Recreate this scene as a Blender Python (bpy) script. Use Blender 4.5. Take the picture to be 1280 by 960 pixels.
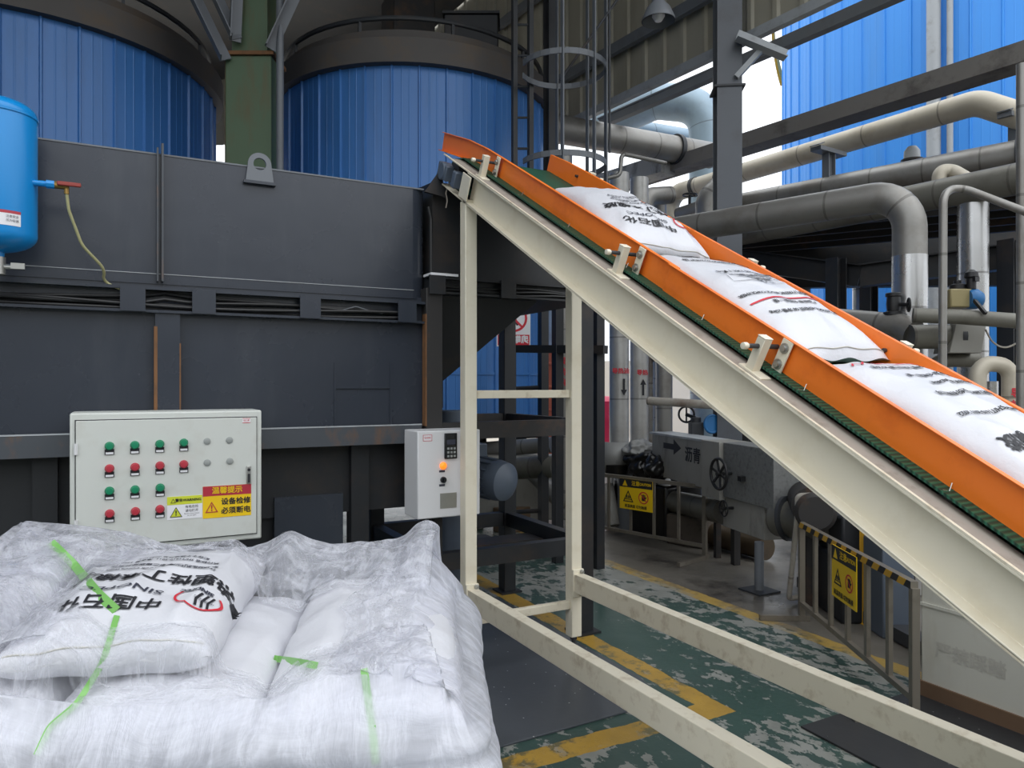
import bpy, bmesh, math, random
from mathutils import Vector, Matrix, noise
from mathutils.bvhtree import BVHTree
V = Vector
PI = math.pi
for o in list(bpy.data.objects): bpy.data.objects.remove(o)
SC = bpy.context.scene
COL = SC.collection

# ------------------------------------------------------------------ camera, sky, light, exposure
EYE = 1.6
YAW = math.radians(28.16)
FPX = 920.0
cam_d = bpy.data.cameras.new('camera'); cam_d.sensor_width = 36.0; cam_d.lens = 36.0 * FPX / 1280.0
cam_d.clip_start = 0.05; cam_d.clip_end = 300
cam = bpy.data.objects.new('camera', cam_d); COL.objects.link(cam)
cam.location = (0, 0, EYE); cam.rotation_euler = (PI / 2, 0, -YAW)
SC.camera = cam
wd = bpy.data.worlds.new('overcast_sky'); SC.world = wd; wd.use_nodes = True
bgn = wd.node_tree.nodes['Background']
bgn.inputs[0].default_value = (0.92, 0.96, 1.0, 1)
wnt = wd.node_tree; _g = wnt.nodes.new('ShaderNodeTexCoord'); _s = wnt.nodes.new('ShaderNodeSeparateXYZ'); wnt.links.new(_g.outputs['Generated'], _s.inputs[0])
_r = wnt.nodes.new('ShaderNodeMapRange'); wnt.links.new(_s.outputs[2], _r.inputs[0])          # overcast sky: zenith brighter than the horizon
_r.inputs[1].default_value = -0.05; _r.inputs[2].default_value = 0.9; _r.inputs[3].default_value = 1.08; _r.inputs[4].default_value = 2.4
wnt.links.new(_r.outputs[0], bgn.inputs[1])
SC.view_settings.view_transform = 'Standard'; SC.view_settings.look = 'None'
SC.view_settings.gamma = 1.0; SC.view_settings.use_curve_mapping = False
SC.view_settings.exposure = 0.0
sun_d = bpy.data.lights.new('cloudy_sun', 'SUN'); sun_d.energy = 0.4; sun_d.angle = math.radians(70); sun_d.color = (1, 0.98, 0.95)
sun = bpy.data.objects.new('cloudy_sun', sun_d); COL.objects.link(sun)
sun.rotation_euler = (math.radians(42), 0, math.radians(25))

# ------------------------------------------------------------------ geometry of the view (world x runs along the bin, y up the conveyor)
CF, SF = math.cos(YAW), math.sin(YAW)
def P(px, py, d):                      # photo pixel + distance -> point of the place
    cx = (px - 640) / FPX * d
    return V((CF * cx + SF * d, -SF * cx + CF * d, EYE + (480 - py) / FPX * d))
def onY(px, py, y):
    k = (px - 640) / FPX; d = y / (-SF * k + CF); return P(px, py, d)
def onX(px, py, x):
    k = (px - 640) / FPX; d = x / (CF * k + SF); return P(px, py, d)
def onZ(px, py, z=0.0): return P(px, py, FPX * (EYE - z) / (py - 480))
def go(a, b, L): a, b = V(a), V(b); return b + (b - a).normalized() * L
def lev(px, py, rise): return P(px, py, FPX * rise / (480 - py))   # point whose height is EYE + rise

# ------------------------------------------------------------------ mesh builder
class MB:
    def __init__(s): s.bm = bmesh.new(); s.uv = s.bm.loops.layers.uv.new('UVMap')
    def quadring(s, rings, close=True, caps=True, us=None, vscale=1.0):
        vr = [[s.bm.verts.new(p) for p in r] for r in rings]
        n = len(vr[0]); m = n if close else n - 1
        for i in range(len(vr) - 1):
            for j in range(m):
                k = (j + 1) % n
                try: f = s.bm.faces.new((vr[i][j], vr[i][k], vr[i + 1][k], vr[i + 1][j]))
                except ValueError: continue
                if us:
                    for lp, u, v in zip(f.loops, (us[i], us[i], us[i + 1], us[i + 1]), (j, j + 1, j + 1, j)): lp[s.uv].uv = (u, v / n * vscale)
        if caps and close:
            for r in (vr[0], vr[-1]):
                try: s.bm.faces.new(r)
                except ValueError: pass
        return vr
    def box(s, c, size, M=None):
        c = V(c); hx, hy, hz = [q / 2 for q in size]
        R = M or Matrix.Identity(3)
        pts = [c + R @ V((x * hx, y * hy, z * hz)) for z in (-1, 1) for x, y in ((-1, -1), (1, -1), (1, 1), (-1, 1))]
        v = [s.bm.verts.new(p) for p in pts]
        for f in ((3, 2, 1, 0), (4, 5, 6, 7), (0, 1, 5, 4), (1, 2, 6, 5), (2, 3, 7, 6), (3, 0, 4, 7)): s.bm.faces.new([v[i] for i in f])
        return s
    def bx(s, x0, x1, y0, y1, z0, z1): return s.box(((x0 + x1) / 2, (y0 + y1) / 2, (z0 + z1) / 2), (x1 - x0, y1 - y0, z1 - z0))
    def frame(s, a, b, up=(0, 0, 1)):
        t = (V(b) - V(a)).normalized(); up = V(up)
        if abs(t.dot(up)) > 0.98: up = V((0, 1, 0))
        x = t.cross(up).normalized(); return x, x.cross(t).normalized(), t
    def bar(s, a, b, w, h, up=(0, 0, 1)):
        return s.ext([(-w / 2, -h / 2), (w / 2, -h / 2), (w / 2, h / 2), (-w / 2, h / 2)], a, b, up)
    def ext(s, prof, a, b, up=(0, 0, 1)):
        x, y, t = s.frame(a, b, up)
        s.quadring([[V(q) + x * u + y * v for u, v in prof] for q in (a, b)]); return s
    def hbeam(s, a, b, w, h, t=0.012, up=(0, 0, 1)):
        W, H = w / 2, h / 2; k = t / 2
        return s.ext([(-W, -H), (W, -H), (W, -H + t), (k, -H + t), (k, H - t), (W, H - t), (W, H), (-W, H), (-W, H - t), (-k, H - t), (-k, -H + t), (-W, -H + t)], a, b, up)
    def angle(s, a, b, w, t=0.006, up=(0, 0, 1), fx=1, fy=1):
        return s.ext([(0, 0), (fx * w, 0), (fx * w, fy * t), (fx * t, fy * t), (fx * t, fy * w), (0, fy * w)], a, b, up)
    def tube(s, pts, r, n=16, bend=0.0, caps=True, seg=6):
        pts = [V(p) for p in pts]
        if bend > 0: pts = fillet(pts, bend, seg)
        rings, us = [], []; prev = None; L = 0
        for i, p in enumerate(pts):
            t = ((pts[i + 1] - p).normalized() if i + 1 < len(pts) else V((0, 0, 0))) + ((p - pts[i - 1]).normalized() if i else V((0, 0, 0)))
            t.normalize()
            if prev is None:
                prev = V((0, 0, 1)) if abs(t.z) < 0.9 else V((1, 0, 0))
            x = (prev - t * prev.dot(t)).normalized(); y = t.cross(x); prev = x
            rr = r[i] if isinstance(r, (list, tuple)) else r
            if i: L += (p - pts[i - 1]).length
            us.append(L); rings.append([p + (x * math.cos(2 * PI * k / n) + y * math.sin(2 * PI * k / n)) * rr for k in range(n)])
        s.quadring(rings, caps=caps, us=us); return s
    def cyl(s, a, b, r, n=20): return s.tube([a, b], r, n)
    def lathe(s, prof, c=(0, 0, 0), n=32, axis=(0, 0, 1), caps=True):
        c = V(c); ax = V(axis).normalized(); x = ax.orthogonal().normalized(); y = ax.cross(x)
        s.quadring([[c + ax * z + (x * math.cos(2 * PI * k / n) + y * math.sin(2 * PI * k / n)) * max(r, 1e-4) for k in range(n)] for r, z in prof], caps=caps); return s
    def torus(s, c, R, r, axis, n=32, m=10, a0=0, a1=2 * PI, xdir=None):
        c = V(c); ax = V(axis).normalized(); x = V(xdir).normalized() if xdir else ax.orthogonal().normalized(); y = ax.cross(x)
        full = abs(a1 - a0 - 2 * PI) < 1e-3
        pts = [c + (x * math.cos(a0 + (a1 - a0) * k / n) + y * math.sin(a0 + (a1 - a0) * k / n)) * R for k in range(n + 1)]
        return s.tube(pts, r, m, caps=not full)
    def prism(s, pts, o, ux, uy, th):
        o, ux, uy = V(o), V(ux).normalized(), V(uy).normalized(); nn = ux.cross(uy)
        s.quadring([[o + ux * a + uy * b + nn * k for a, b in pts] for k in (0, th)]); return s
    def extyz(s, prof, path, x0):      # profile (x offset, normal offset) swept along a path of (y, z)
        rings = []
        pp = [V((0, y, z)) for y, z in path]
        for i, p in enumerate(pp):
            t = ((pp[i + 1] - p).normalized() if i + 1 < len(pp) else V((0, 0, 0))) + ((p - pp[i - 1]).normalized() if i else V((0, 0, 0)))
            t.normalize(); nn = V((0, -t.z, t.y))
            if nn.z < 0: nn = -nn
            rings.append([V((x0 + u, 0, 0)) + p + nn * v for u, v in prof])
        s.quadring(rings); return s
    def addmesh(s, verts, faces):
        vs = [s.bm.verts.new(p) for p in verts]
        for f in faces:
            try: s.bm.faces.new([vs[i] for i in f])
            except ValueError: pass
        return s
    def build(s, name, mat, parent=None, smooth=35, bevel=0.0, recalc=True):
        if recalc: bmesh.ops.recalc_face_normals(s.bm, faces=s.bm.faces)
        org = ORG.get(parent.name, V((0, 0, 0))) if parent else V((0, 0, 0))
        me = bpy.data.meshes.new(name)
        if org.length: bmesh.ops.translate(s.bm, vec=-org, verts=s.bm.verts)
        s.bm.to_mesh(me); s.bm.free()
        for p in me.polygons: p.use_smooth = True
        me.set_sharp_from_angle(angle=math.radians(smooth))
        o = bpy.data.objects.new(name, me); COL.objects.link(o)
        if mat: me.materials.append(mat)
        if parent: o.parent = parent
        ORG[o.name] = org
        if bevel:
            b = o.modifiers.new('edge', 'BEVEL'); b.width = bevel; b.segments = 2; b.limit_method = 'ANGLE'; b.angle_limit = math.radians(50)
        return o
ORG = {}
def fillet(pts, rad, seg=6):
    out = [pts[0]]
    for i in range(1, len(pts) - 1):
        a, b, c = pts[i - 1], pts[i], pts[i + 1]
        u = (a - b); w = (c - b); lu, lw = u.length, w.length; u.normalize(); w.normalize()
        ang = u.angle(w)
        if ang > PI - 0.02: out.append(b); continue
        k = min(rad / math.tan(ang / 2), lu * 0.49, lw * 0.49)
        p0, p1 = b + u * k, b + w * k
        R = k * math.tan(ang / 2); cc = b + (u + w).normalized() * (R / math.sin(ang / 2))
        v0 = p0 - cc; v1 = p1 - cc; tot = v0.angle(v1); axis = v0.cross(v1).normalized()
        for j in range(seg + 1): out.append(cc + Matrix.Rotation(tot * j / seg, 3, axis) @ v0)
    out.append(pts[-1]); return out
def thing(name, label, cat, loc=(0, 0, 0), group=None):
    o = bpy.data.objects.new(name, None); COL.objects.link(o); o.empty_display_size = 0.1
    o.location = loc; ORG[o.name] = V(loc); o['label'] = label; o['category'] = cat; o['kind'] = 'thing'
    if group: o['group'] = group
    return o
def tag(o, label, cat, group=None, kind='thing'):
    o['label'] = label; o['category'] = cat; o['kind'] = kind
    if group: o['group'] = group
    return o
def struct(o, label=None, cat=None):
    o['kind'] = 'structure'
    if label: o['label'] = label; o['category'] = cat
    return o
def dup(root, loc, label=None, group=None, rotz=0):
    r = root.copy(); COL.objects.link(r); r.location = loc; r.rotation_euler = (0, 0, rotz)
    if label: r['label'] = label
    if group: r['group'] = group
    for ch in list(root.children):
        c = ch.copy(); COL.objects.link(c); c.parent = r
        for g in list(ch.children):
            e = g.copy(); COL.objects.link(e); e.parent = c
    return r

# ------------------------------------------------------------------ materials
def lin(c): return tuple(((x / 255) / 12.92 if x / 255 <= 0.04045 else ((x / 255 + 0.055) / 1.055) ** 2.4) for x in c) + (1,)
class NT:
    def __init__(s, m): s.t = m.node_tree; s.n = s.t.nodes; s.b = s.n['Principled BSDF']
    def node(s, typ, **kw):
        nd = s.n.new(typ)
        for k, v in kw.items():
            if k.startswith('i_'):
                key = k[2:]; key = int(key) if key.isdigit() else key
                s.set(nd.inputs[key], v)
            else: setattr(nd, k, v)
        return nd
    def set(s, inp, v):
        if isinstance(v, bpy.types.NodeSocket): s.t.links.new(v, inp)
        else: inp.default_value = v
    def math(s, op, a, b=0.0, clamp=False):
        nd = s.node('ShaderNodeMath', operation=op, use_clamp=clamp); s.set(nd.inputs[0], a); s.set(nd.inputs[1], b); return nd.outputs[0]
    def mix(s, f, a, b):
        nd = s.node('ShaderNodeMix', data_type='RGBA'); s.set(nd.inputs[0], f); s.set(nd.inputs[6], a); s.set(nd.inputs[7], b); return nd.outputs[2]
    def coord(s, kind='Object'): return s.node('ShaderNodeTexCoord').outputs[kind]
    def mapping(s, vec, scale=(1, 1, 1), rot=(0, 0, 0)):
        nd = s.node('ShaderNodeMapping'); s.set(nd.inputs[0], vec); nd.inputs['Scale'].default_value = scale; nd.inputs['Rotation'].default_value = rot; return nd.outputs[0]
    def noise(s, vec, scale=5, detail=4, rough=0.55, out=0):
        nd = s.node('ShaderNodeTexNoise'); s.set(nd.inputs['Vector'], vec); nd.inputs['Scale'].default_value = scale; nd.inputs['Detail'].default_value = detail; nd.inputs['Roughness'].default_value = rough; return nd.outputs[out]
    def ramp(s, f, a, b, c0=(0, 0, 0, 1), c1=(1, 1, 1, 1)):
        nd = s.node('ShaderNodeValToRGB'); s.set(nd.inputs[0], f); e = nd.color_ramp.elements
        e[0].position = a; e[1].position = b; e[0].color = c0; e[1].color = c1; return nd.outputs[0]
    def step(s, v, a, b): # smooth 0..1
        nd = s.node('ShaderNodeMapRange', clamp=True); s.set(nd.inputs[0], v); nd.inputs[1].default_value = a; nd.inputs[2].default_value = b; return nd.outputs[0]
    def bump(s, h, strength=0.2, dist=0.01):
        nd = s.node('ShaderNodeBump'); s.set(nd.inputs['Height'], h); nd.inputs['Strength'].default_value = strength; nd.inputs['Distance'].default_value = dist
        s.t.links.new(nd.outputs[0], s.b.inputs['Normal'])
def mat(name, col, rough=0.5, metal=0.0, var=0.12, vs=4.0, dirt=None, dirt_amt=0.5, ds=3.0, dz=(1, 1, 1), bump=0.0, bs=60.0, bd=.004, spec=None, emit=None, rvar=0.0):
    m = bpy.data.materials.new(name); m.use_nodes = True; t = NT(m); b = t.b
    co = t.coord(); c = lin(col)
    base = t.mix(t.noise(co, vs, 5), tuple(x * (1 - var) for x in c[:3]) + (1,), tuple(min(1, x * (1 + var)) for x in c[:3]) + (1,))
    if dirt:
        f = t.math('MULTIPLY', t.step(t.noise(t.mapping(co, dz), ds, 8, 0.65), 0.52, 0.72), dirt_amt)
        base = t.mix(f, base, lin(dirt))
    t.set(b.inputs['Base Color'], base)
    if rvar: t.set(b.inputs['Roughness'], t.math('ADD', t.math('MULTIPLY', t.noise(co, vs * 1.7, 5), rvar), rough - rvar / 2))
    else: b.inputs['Roughness'].default_value = rough
    b.inputs['Metallic'].default_value = metal
    if spec is not None: b.inputs['Specular IOR Level'].default_value = spec
    if bump: t.bump(t.noise(co, bs, 4), bump, bd)
    if emit: b.inputs['Emission Color'].default_value = lin(emit[0]); b.inputs['Emission Strength'].default_value = emit[1]
    return m
M = {}
M['bin'] = mat('dark_slate_paint', (51, 56, 66), 0.27, 0, 0.10, 1.2, dirt=(78, 82, 88), dirt_amt=0.25, ds=2.0, dz=(3, 3, .6), bump=0.14, bs=1.0, bd=.06, rvar=0.12)
M['binrust'] = mat('slate_paint_rusting', (70, 74, 80), 0.5, 0, 0.1, 2, dirt=(122, 84, 50), dirt_amt=0.85, ds=2.5, dz=(2, 2, 1))
M['rust'] = mat('rust_edge', (118, 82, 52), 0.8, 0, 0.25, 9, dirt=(80, 62, 48), dirt_amt=0.8, ds=8)
M['black'] = mat('black_steel', (34, 36, 40), 0.5, 0, 0.15, 3, dirt=(70, 56, 44), dirt_amt=0.5, ds=3)
M['blackrust'] = mat('black_steel_rusted', (44, 42, 42), 0.6, 0, 0.2, 3, dirt=(98, 66, 40), dirt_amt=0.8, ds=2.2)
M['rubber'] = mat('black_rubber', (22, 22, 24), 0.5, 0, 0.1)
M['cable'] = mat('black_cable', (20, 20, 22), 0.45, 0, 0.1)
M['blue'] = mat('blue_cladding', (66, 122, 190), 0.36, 0, 0.07, .8, dirt=(60, 76, 100), dirt_amt=0.35, ds=1.2, dz=(2, 2, .35))
M['bluedaylit'] = mat('daylit_blue_cladding', (58, 148, 236), 0.45, 0, 0.05, .6, dirt=(86, 130, 170), dirt_amt=0.3, ds=.8, dz=(2, 2, .2))  # same blue as the silos, outdoor daylight put into the colour
M['rim'] = mat('grimy_steel_rim', (84, 80, 78), 0.7, 0, 0.15, 2, dirt=(108, 84, 54), dirt_amt=0.5, ds=2)
M['darksteel'] = mat('dark_grey_steel', (54, 56, 60), 0.55, 0, 0.15, 3, dirt=(84, 70, 58), dirt_amt=0.5, ds=3)
M['greysteel'] = mat('grey_painted_steel', (108, 112, 118), 0.5, 0, 0.12, 3, dirt=(84, 80, 76), dirt_amt=0.5, ds=4, dz=(1, 1, .5))
M['ltsteel'] = mat('light_grey_steel', (168, 172, 176), 0.5, 0, 0.08, 4, dirt=(110, 100, 90), dirt_amt=0.5, ds=5)
M['green'] = mat('moss_green_paint', (82, 102, 78), 0.6, 0, 0.1, 2, dirt=(104, 82, 54), dirt_amt=0.6, ds=1.4, dz=(3, 3, .8))
M['greenrust'] = mat('olive_brown_paint', (112, 98, 70), 0.7, 0, 0.2, 3, dirt=(120, 84, 48), dirt_amt=0.7, ds=2)
M['beige'] = mat('beige_cladding', (166, 161, 146), 0.6, 0, 0.07, 1, dirt=(130, 122, 104), dirt_amt=0.5, ds=1.2, dz=(2, 2, .4))
M['cream'] = mat('cream_enamel', (234, 226, 206), 0.38, 0, 0.02, 3, dirt=(200, 184, 152), dirt_amt=0.3, ds=6, dz=(1, 1, 1))
M['creamdirty'] = mat('cream_enamel_scuffed', (230, 221, 200), 0.45, 0, 0.04, 6, dirt=(170, 148, 116), dirt_amt=0.55, ds=14)
M['dust'] = mat('dusty_flange', (160, 150, 140), 0.8, 0, 0.12, 12, dirt=(120, 108, 96), dirt_amt=0.6, ds=14)
M['orange'] = mat('orange_paint', (255, 130, 44), 0.34, 0, 0.03, 2, dirt=(214, 92, 30), dirt_amt=0.5, ds=6)
M['zinc'] = mat('zinc_bolt', (176, 176, 172), 0.35, 0.8, 0.1, 20)
M['cab'] = mat('light_grey_cabinet', (204, 207, 202), 0.42, 0, 0.02, 2, dirt=(180, 176, 164), dirt_amt=0.3, ds=8)
M['white'] = mat('white_cabinet', (222, 222, 224), 0.4, 0, 0.02, 2)
M['tank'] = mat('blue_air_tank', (18, 138, 212), 0.28, 0, 0.04, 3)
M['brass'] = mat('brass_fitting', (150, 120, 66), 0.35, 0.8, 0.1)
M['red'] = mat('red_plastic', (196, 40, 48), 0.4, 0, 0.05)
M['redlever'] = mat('red_lever', (150, 60, 52), 0.5, 0, 0.1)
M['gbtn'] = mat('green_button', (20, 130, 92), 0.35, 0, 0.05)
M['rbtn'] = mat('red_button', (178, 52, 66), 0.35, 0, 0.05)
M['plug'] = mat('grey_plug', (150, 154, 152), 0.5, 0, 0.03)
M['ink'] = mat('black_ink', (34, 34, 40), 0.6, 0, 0.05)
M['greyink'] = mat('grey_ink', (58, 60, 74), 0.6, 0, 0.05)
M['redink'] = mat('red_ink', (204, 44, 60), 0.6, 0, 0.05)
M['yellow'] = mat('yellow_sign', (238, 198, 24), 0.45, 0, 0.04)
M['lime'] = mat('lime_yellow_sign', (206, 214, 60), 0.45, 0, 0.03)
M['whitesign'] = mat('white_sign', (232, 232, 236), 0.45, 0, 0.02)
M['lamp_on'] = mat('orange_lamp', (255, 140, 40), 0.3, 0, 0, emit=((255, 120, 30), 1.2))
M['screen'] = mat('dark_display', (28, 30, 34), 0.25, 0, 0.05)
M['motor'] = mat('slate_blue_motor', (92, 102, 116), 0.42, 0, 0.08, 5, dirt=(70, 72, 78), dirt_amt=0.4)
M['tar'] = mat('black_tar', (20, 19, 19), 0.3, 0, 0.3, 6, bump=0.6, bs=14)
M['trough'] = mat('tarry_galvanised_sheet', (150, 150, 148), 0.5, 0.2, 0.12, 3, dirt=(40, 38, 36), dirt_amt=0.9, ds=4, dz=(1, 1, .4))
M['galv'] = mat('galvanised_sheet', (150, 148, 142), 0.5, 0.05, 0.14, 2.5, dirt=(78, 74, 68), dirt_amt=0.7, ds=4, dz=(1, 1, .35), rvar=.1)
M['galvdark'] = mat('speckled_grey_sheet', (118, 119, 118), 0.5, 0.05, 0.25, 40, dirt=(66, 66, 66), dirt_amt=0.7, ds=26)
M['stainless'] = mat('dull_stainless', (134, 127, 116), .38, .45, .1, 5, dirt=(92, 82, 70), dirt_amt=.5, ds=7)
M['pvc'] = mat('cream_plastic_pipe', (206, 196, 180), 0.45, 0, 0.05, 5)
M['ochre'] = mat('ochre_paint', (206, 158, 44), 0.5, 0, 0.08)
M['wallbox'] = mat('off_white_tank_paint', (208, 206, 196), 0.5, 0, 0.05, 2, dirt=(170, 158, 138), dirt_amt=0.5, ds=2, dz=(1, 2, .5))
M['brown'] = mat('brown_skirting', (112, 88, 68), 0.8, 0, 0.2, 6)
M['faded'] = mat('faded_print', (194, 191, 182), 0.6, 0, 0.15, 9)
M['pink'] = mat('pink_red_plastic', (226, 44, 88), 0.5, 0, 0.05)
M['terracotta'] = mat('terracotta_paint', (176, 92, 66), 0.7, 0, 0.1)
M['bluevalve'] = mat('blue_valve_paint', (36, 104, 160), 0.45, 0, 0.1)
M['wheel'] = mat('black_handwheel', (36, 36, 38), 0.45, 0.2, 0.1)
M['wood'] = mat('weathered_wood_block', (112, 92, 72), 0.85, 0, 0.2, 8)
M['paleground'] = mat('pale_wall_render', (226, 214, 196), 0.8, 0, 0.05, 1)
def pipemat(name, col, rough, metal, dirt, damt, seam=0.55):
    m = bpy.data.materials.new(name); m.use_nodes = True; t = NT(m); b = t.b
    co = t.coord(); uv = t.node('ShaderNodeSeparateXYZ', i_0=t.coord('UV')).outputs
    c = lin(col)
    base = t.mix(t.noise(co, 3, 5), tuple(x * .86 for x in c[:3]) + (1,), tuple(min(1, x * 1.12) for x in c[:3]) + (1,))
    base = t.mix(t.math('MULTIPLY', t.step(t.noise(co, 2.2, 8, .65), .5, .72), damt), base, lin(dirt))
    fr = t.math('FRACT', t.math('DIVIDE', uv[0], seam))
    line = t.math('LESS_THAN', fr, 0.018 / seam)
    base = t.mix(t.math('MULTIPLY', line, .5), base, lin((70, 66, 62)))
    t.set(b.inputs['Base Color'], base); b.inputs['Metallic'].default_value = metal
    t.set(b.inputs['Roughness'], t.math('ADD', t.math('MULTIPLY', t.noise(co, 5, 4), .2), rough - .1))
    t.bump(t.math('SUBTRACT', t.math('MULTIPLY', t.noise(co, 7, 2), .5), t.math('MULTIPLY', line, .8)), .22, .006)
    return m
M['pipe'] = pipemat('grey_pipe_cladding', (146, 144, 140), .45, .55, (104, 94, 82), .6)
M['pipeshine'] = pipemat('bright_pipe_cladding', (196, 196, 196), .28, .85, (140, 130, 120), .35, .7)
M['pipedull'] = pipemat('dull_bright_cladding', (186, 185, 182), .42, .45, (128, 118, 106), .5, .7)
M['colgrey'] = mat('dark_column_paint', (86, 90, 97), .42, 0, .1, 2, dirt=(66, 64, 62), dirt_amt=.4, ds=3)
M['pipebeige'] = pipemat('beige_pipe_cladding', (196, 188, 172), .5, .2, (150, 138, 118), .5, .9)
M['pipeblue'] = pipemat('bluish_grey_pipe_cladding', (150, 170, 184), .45, .3, (120, 130, 136), .4, 1.1)
M['pipedark'] = pipemat('grimy_pipe_cladding', (118, 116, 108), .5, .35, (74, 68, 60), .7, .6)
M['piperust'] = pipemat('rusty_white_pipe', (176, 170, 160), .6, .1, (110, 76, 50), .9, .8)

def floor_material():
    m = bpy.data.materials.new('peeling_green_floor_paint'); m.use_nodes = True; t = NT(m); b = t.b
    co = t.coord(); xyz = t.node('ShaderNodeSeparateXYZ', i_0=co).outputs; x, y = xyz[0], xyz[1]
    wob = t.math('MULTIPLY', t.math('SUBTRACT', t.noise(co, 7, 5), .5), .05)
    xw, yw = t.math('ADD', x, wob), t.math('ADD', y, wob)
    green = t.mix(t.noise(co, 1.7, 6), lin((42, 68, 61)), lin((62, 88, 81)))
    grime = t.step(t.noise(co, .9, 6, .6), .42, .62)
    green = t.mix(t.math('MULTIPLY', grime, .55), green, lin((56, 68, 68)))
    n1 = t.math('ADD', t.math('MULTIPLY', t.noise(t.mapping(co, (1.25, .8, 1), (0, 0, .5)), 10, 9, .66), .72), t.math('MULTIPLY', t.noise(co, 2.1, 10, .7), .28))
    zone = t.noise(co, .9, 3)
    thr = t.math('ADD', t.math('MULTIPLY', t.math('SUBTRACT', .5, zone), .5), .545)
    rightward = t.step(x, 1.6, 3.0)
    thr = t.math('SUBTRACT', thr, t.math('MULTIPLY', rightward, .035))
    chip = t.step(t.math('SUBTRACT', n1, thr), 0.0, .012)
    chipcol = t.mix(t.noise(co, 6, 4), lin((112, 114, 108)), lin((168, 168, 162)))
    base = t.mix(t.math('MULTIPLY', chip, .9), green, chipcol)
    conc = t.mix(t.noise(co, 2.6, 8, .65), lin((70, 66, 62)), lin((138, 132, 122)))
    conc = t.mix(t.step(t.noise(co, 1.3, 6, .7), .52, .66), conc, lin((52, 48, 45)))
    side = t.math('GREATER_THAN', xw, 3.86)
    base = t.mix(side, base, conc)
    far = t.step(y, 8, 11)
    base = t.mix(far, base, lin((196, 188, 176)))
    def band(a, b_, c, d):
        f = t.math('MULTIPLY', t.math('GREATER_THAN', xw, a), t.math('LESS_THAN', xw, b_))
        return t.math('MULTIPLY', f, t.math('MULTIPLY', t.math('GREATER_THAN', yw, c), t.math('LESS_THAN', yw, d)))
    ln = t.math('MAXIMUM', band(2.53, 2.665, 2.66, 8), band(-1.5, 2.665, 2.655, 2.80))
    wear1 = t.math('SUBTRACT', 1.0, t.math('MULTIPLY', t.step(t.noise(co, 4.5, 10, .74), .53, .60), .7))
    ln2 = t.math('MULTIPLY', band(3.80, 3.93, .4, 8), t.math('SUBTRACT', 1.0, t.math('MULTIPLY', t.step(t.noise(co, 3, 10, .72), .46, .6), .8)))
    yel = t.mix(t.noise(co, 5, 6), lin((146, 116, 50)), lin((200, 158, 60)))
    base = t.mix(t.math('MULTIPLY', ln, wear1), base, yel)
    base = t.mix(ln2, base, lin((178, 148, 78)))
    t.set(b.inputs['Base Color'], base)
    t.set(b.inputs['Roughness'], t.math('ADD', t.math('MULTIPLY', t.noise(co, 1.5, 6), .5), .12))
    t.bump(t.math('ADD', t.noise(co, 30, 6), t.math('MULTIPLY', chip, -.6)), .2, .004)
    return m
M['floor'] = floor_material()
def mat_sheet(name, col, speck, rough):
    m = bpy.data.materials.new(name); m.use_nodes = True; t = NT(m); b = t.b; co = t.coord()
    base = t.mix(t.noise(co, 1.6, 6), lin(tuple(x * .85 for x in col)), lin(tuple(x * 1.12 for x in col)))
    vo = t.node('ShaderNodeTexVoronoi'); t.set(vo.inputs['Vector'], co); vo.inputs['Scale'].default_value = 24
    dot = t.math('MULTIPLY', t.math('LESS_THAN', vo.outputs['Distance'], .085), t.math('GREATER_THAN', t.node('ShaderNodeSeparateXYZ', i_0=vo.outputs['Color']).outputs[0], .55))
    base = t.mix(t.math('MULTIPLY', dot, speck), base, lin((220, 220, 220)))
    t.set(b.inputs['Base Color'], base); t.set(b.inputs['Roughness'], t.math('ADD', t.math('MULTIPLY', t.noise(co, 2, 5), .3), rough - .15)); t.bump(t.noise(co, 40, 4), .15, .003)
    return m
M['mat'] = mat_sheet('dark_floor_sheet', (74, 78, 84), .8, .4)
M['mat2'] = mat_sheet('black_floor_sheet', (46, 47, 50), .4, .45)
def belt_material():
    m = bpy.data.materials.new('green_ribbed_belt'); m.use_nodes = True; t = NT(m); b = t.b; co = t.coord()
    y = t.node('ShaderNodeSeparateXYZ', i_0=co).outputs[1]
    w = t.math('SINE', t.math('MULTIPLY', y, 2 * PI / .014))
    base = t.mix(t.step(w, -.6, .6), lin((10, 56, 42)), lin((26, 92, 68)))
    t.set(b.inputs['Base Color'], base); b.inputs['Roughness'].default_value = .55; t.bump(w, .5, .003)
    return m
M['belt'] = belt_material()
def bag_material():
    m = bpy.data.materials.new('white_woven_sack'); m.use_nodes = True; t = NT(m); b = t.b; co = t.coord()
    base = t.mix(t.noise(co, 3, 5), lin((200, 201, 208)), lin((220, 220, 225)))
    t.set(b.inputs['Base Color'], base); b.inputs['Roughness'].default_value = .42
    h = t.math('ADD', t.math('MULTIPLY', t.noise(t.mapping(co, (1, 1, 1)), 9, 6, .6), 1.0), t.math('MULTIPLY', t.noise(co, 38, 4), .25))
    t.bump(h, .45, .012)
    b.inputs['Subsurface Weight'].default_value = 0.0
    return m
M['bag'] = bag_material()
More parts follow.
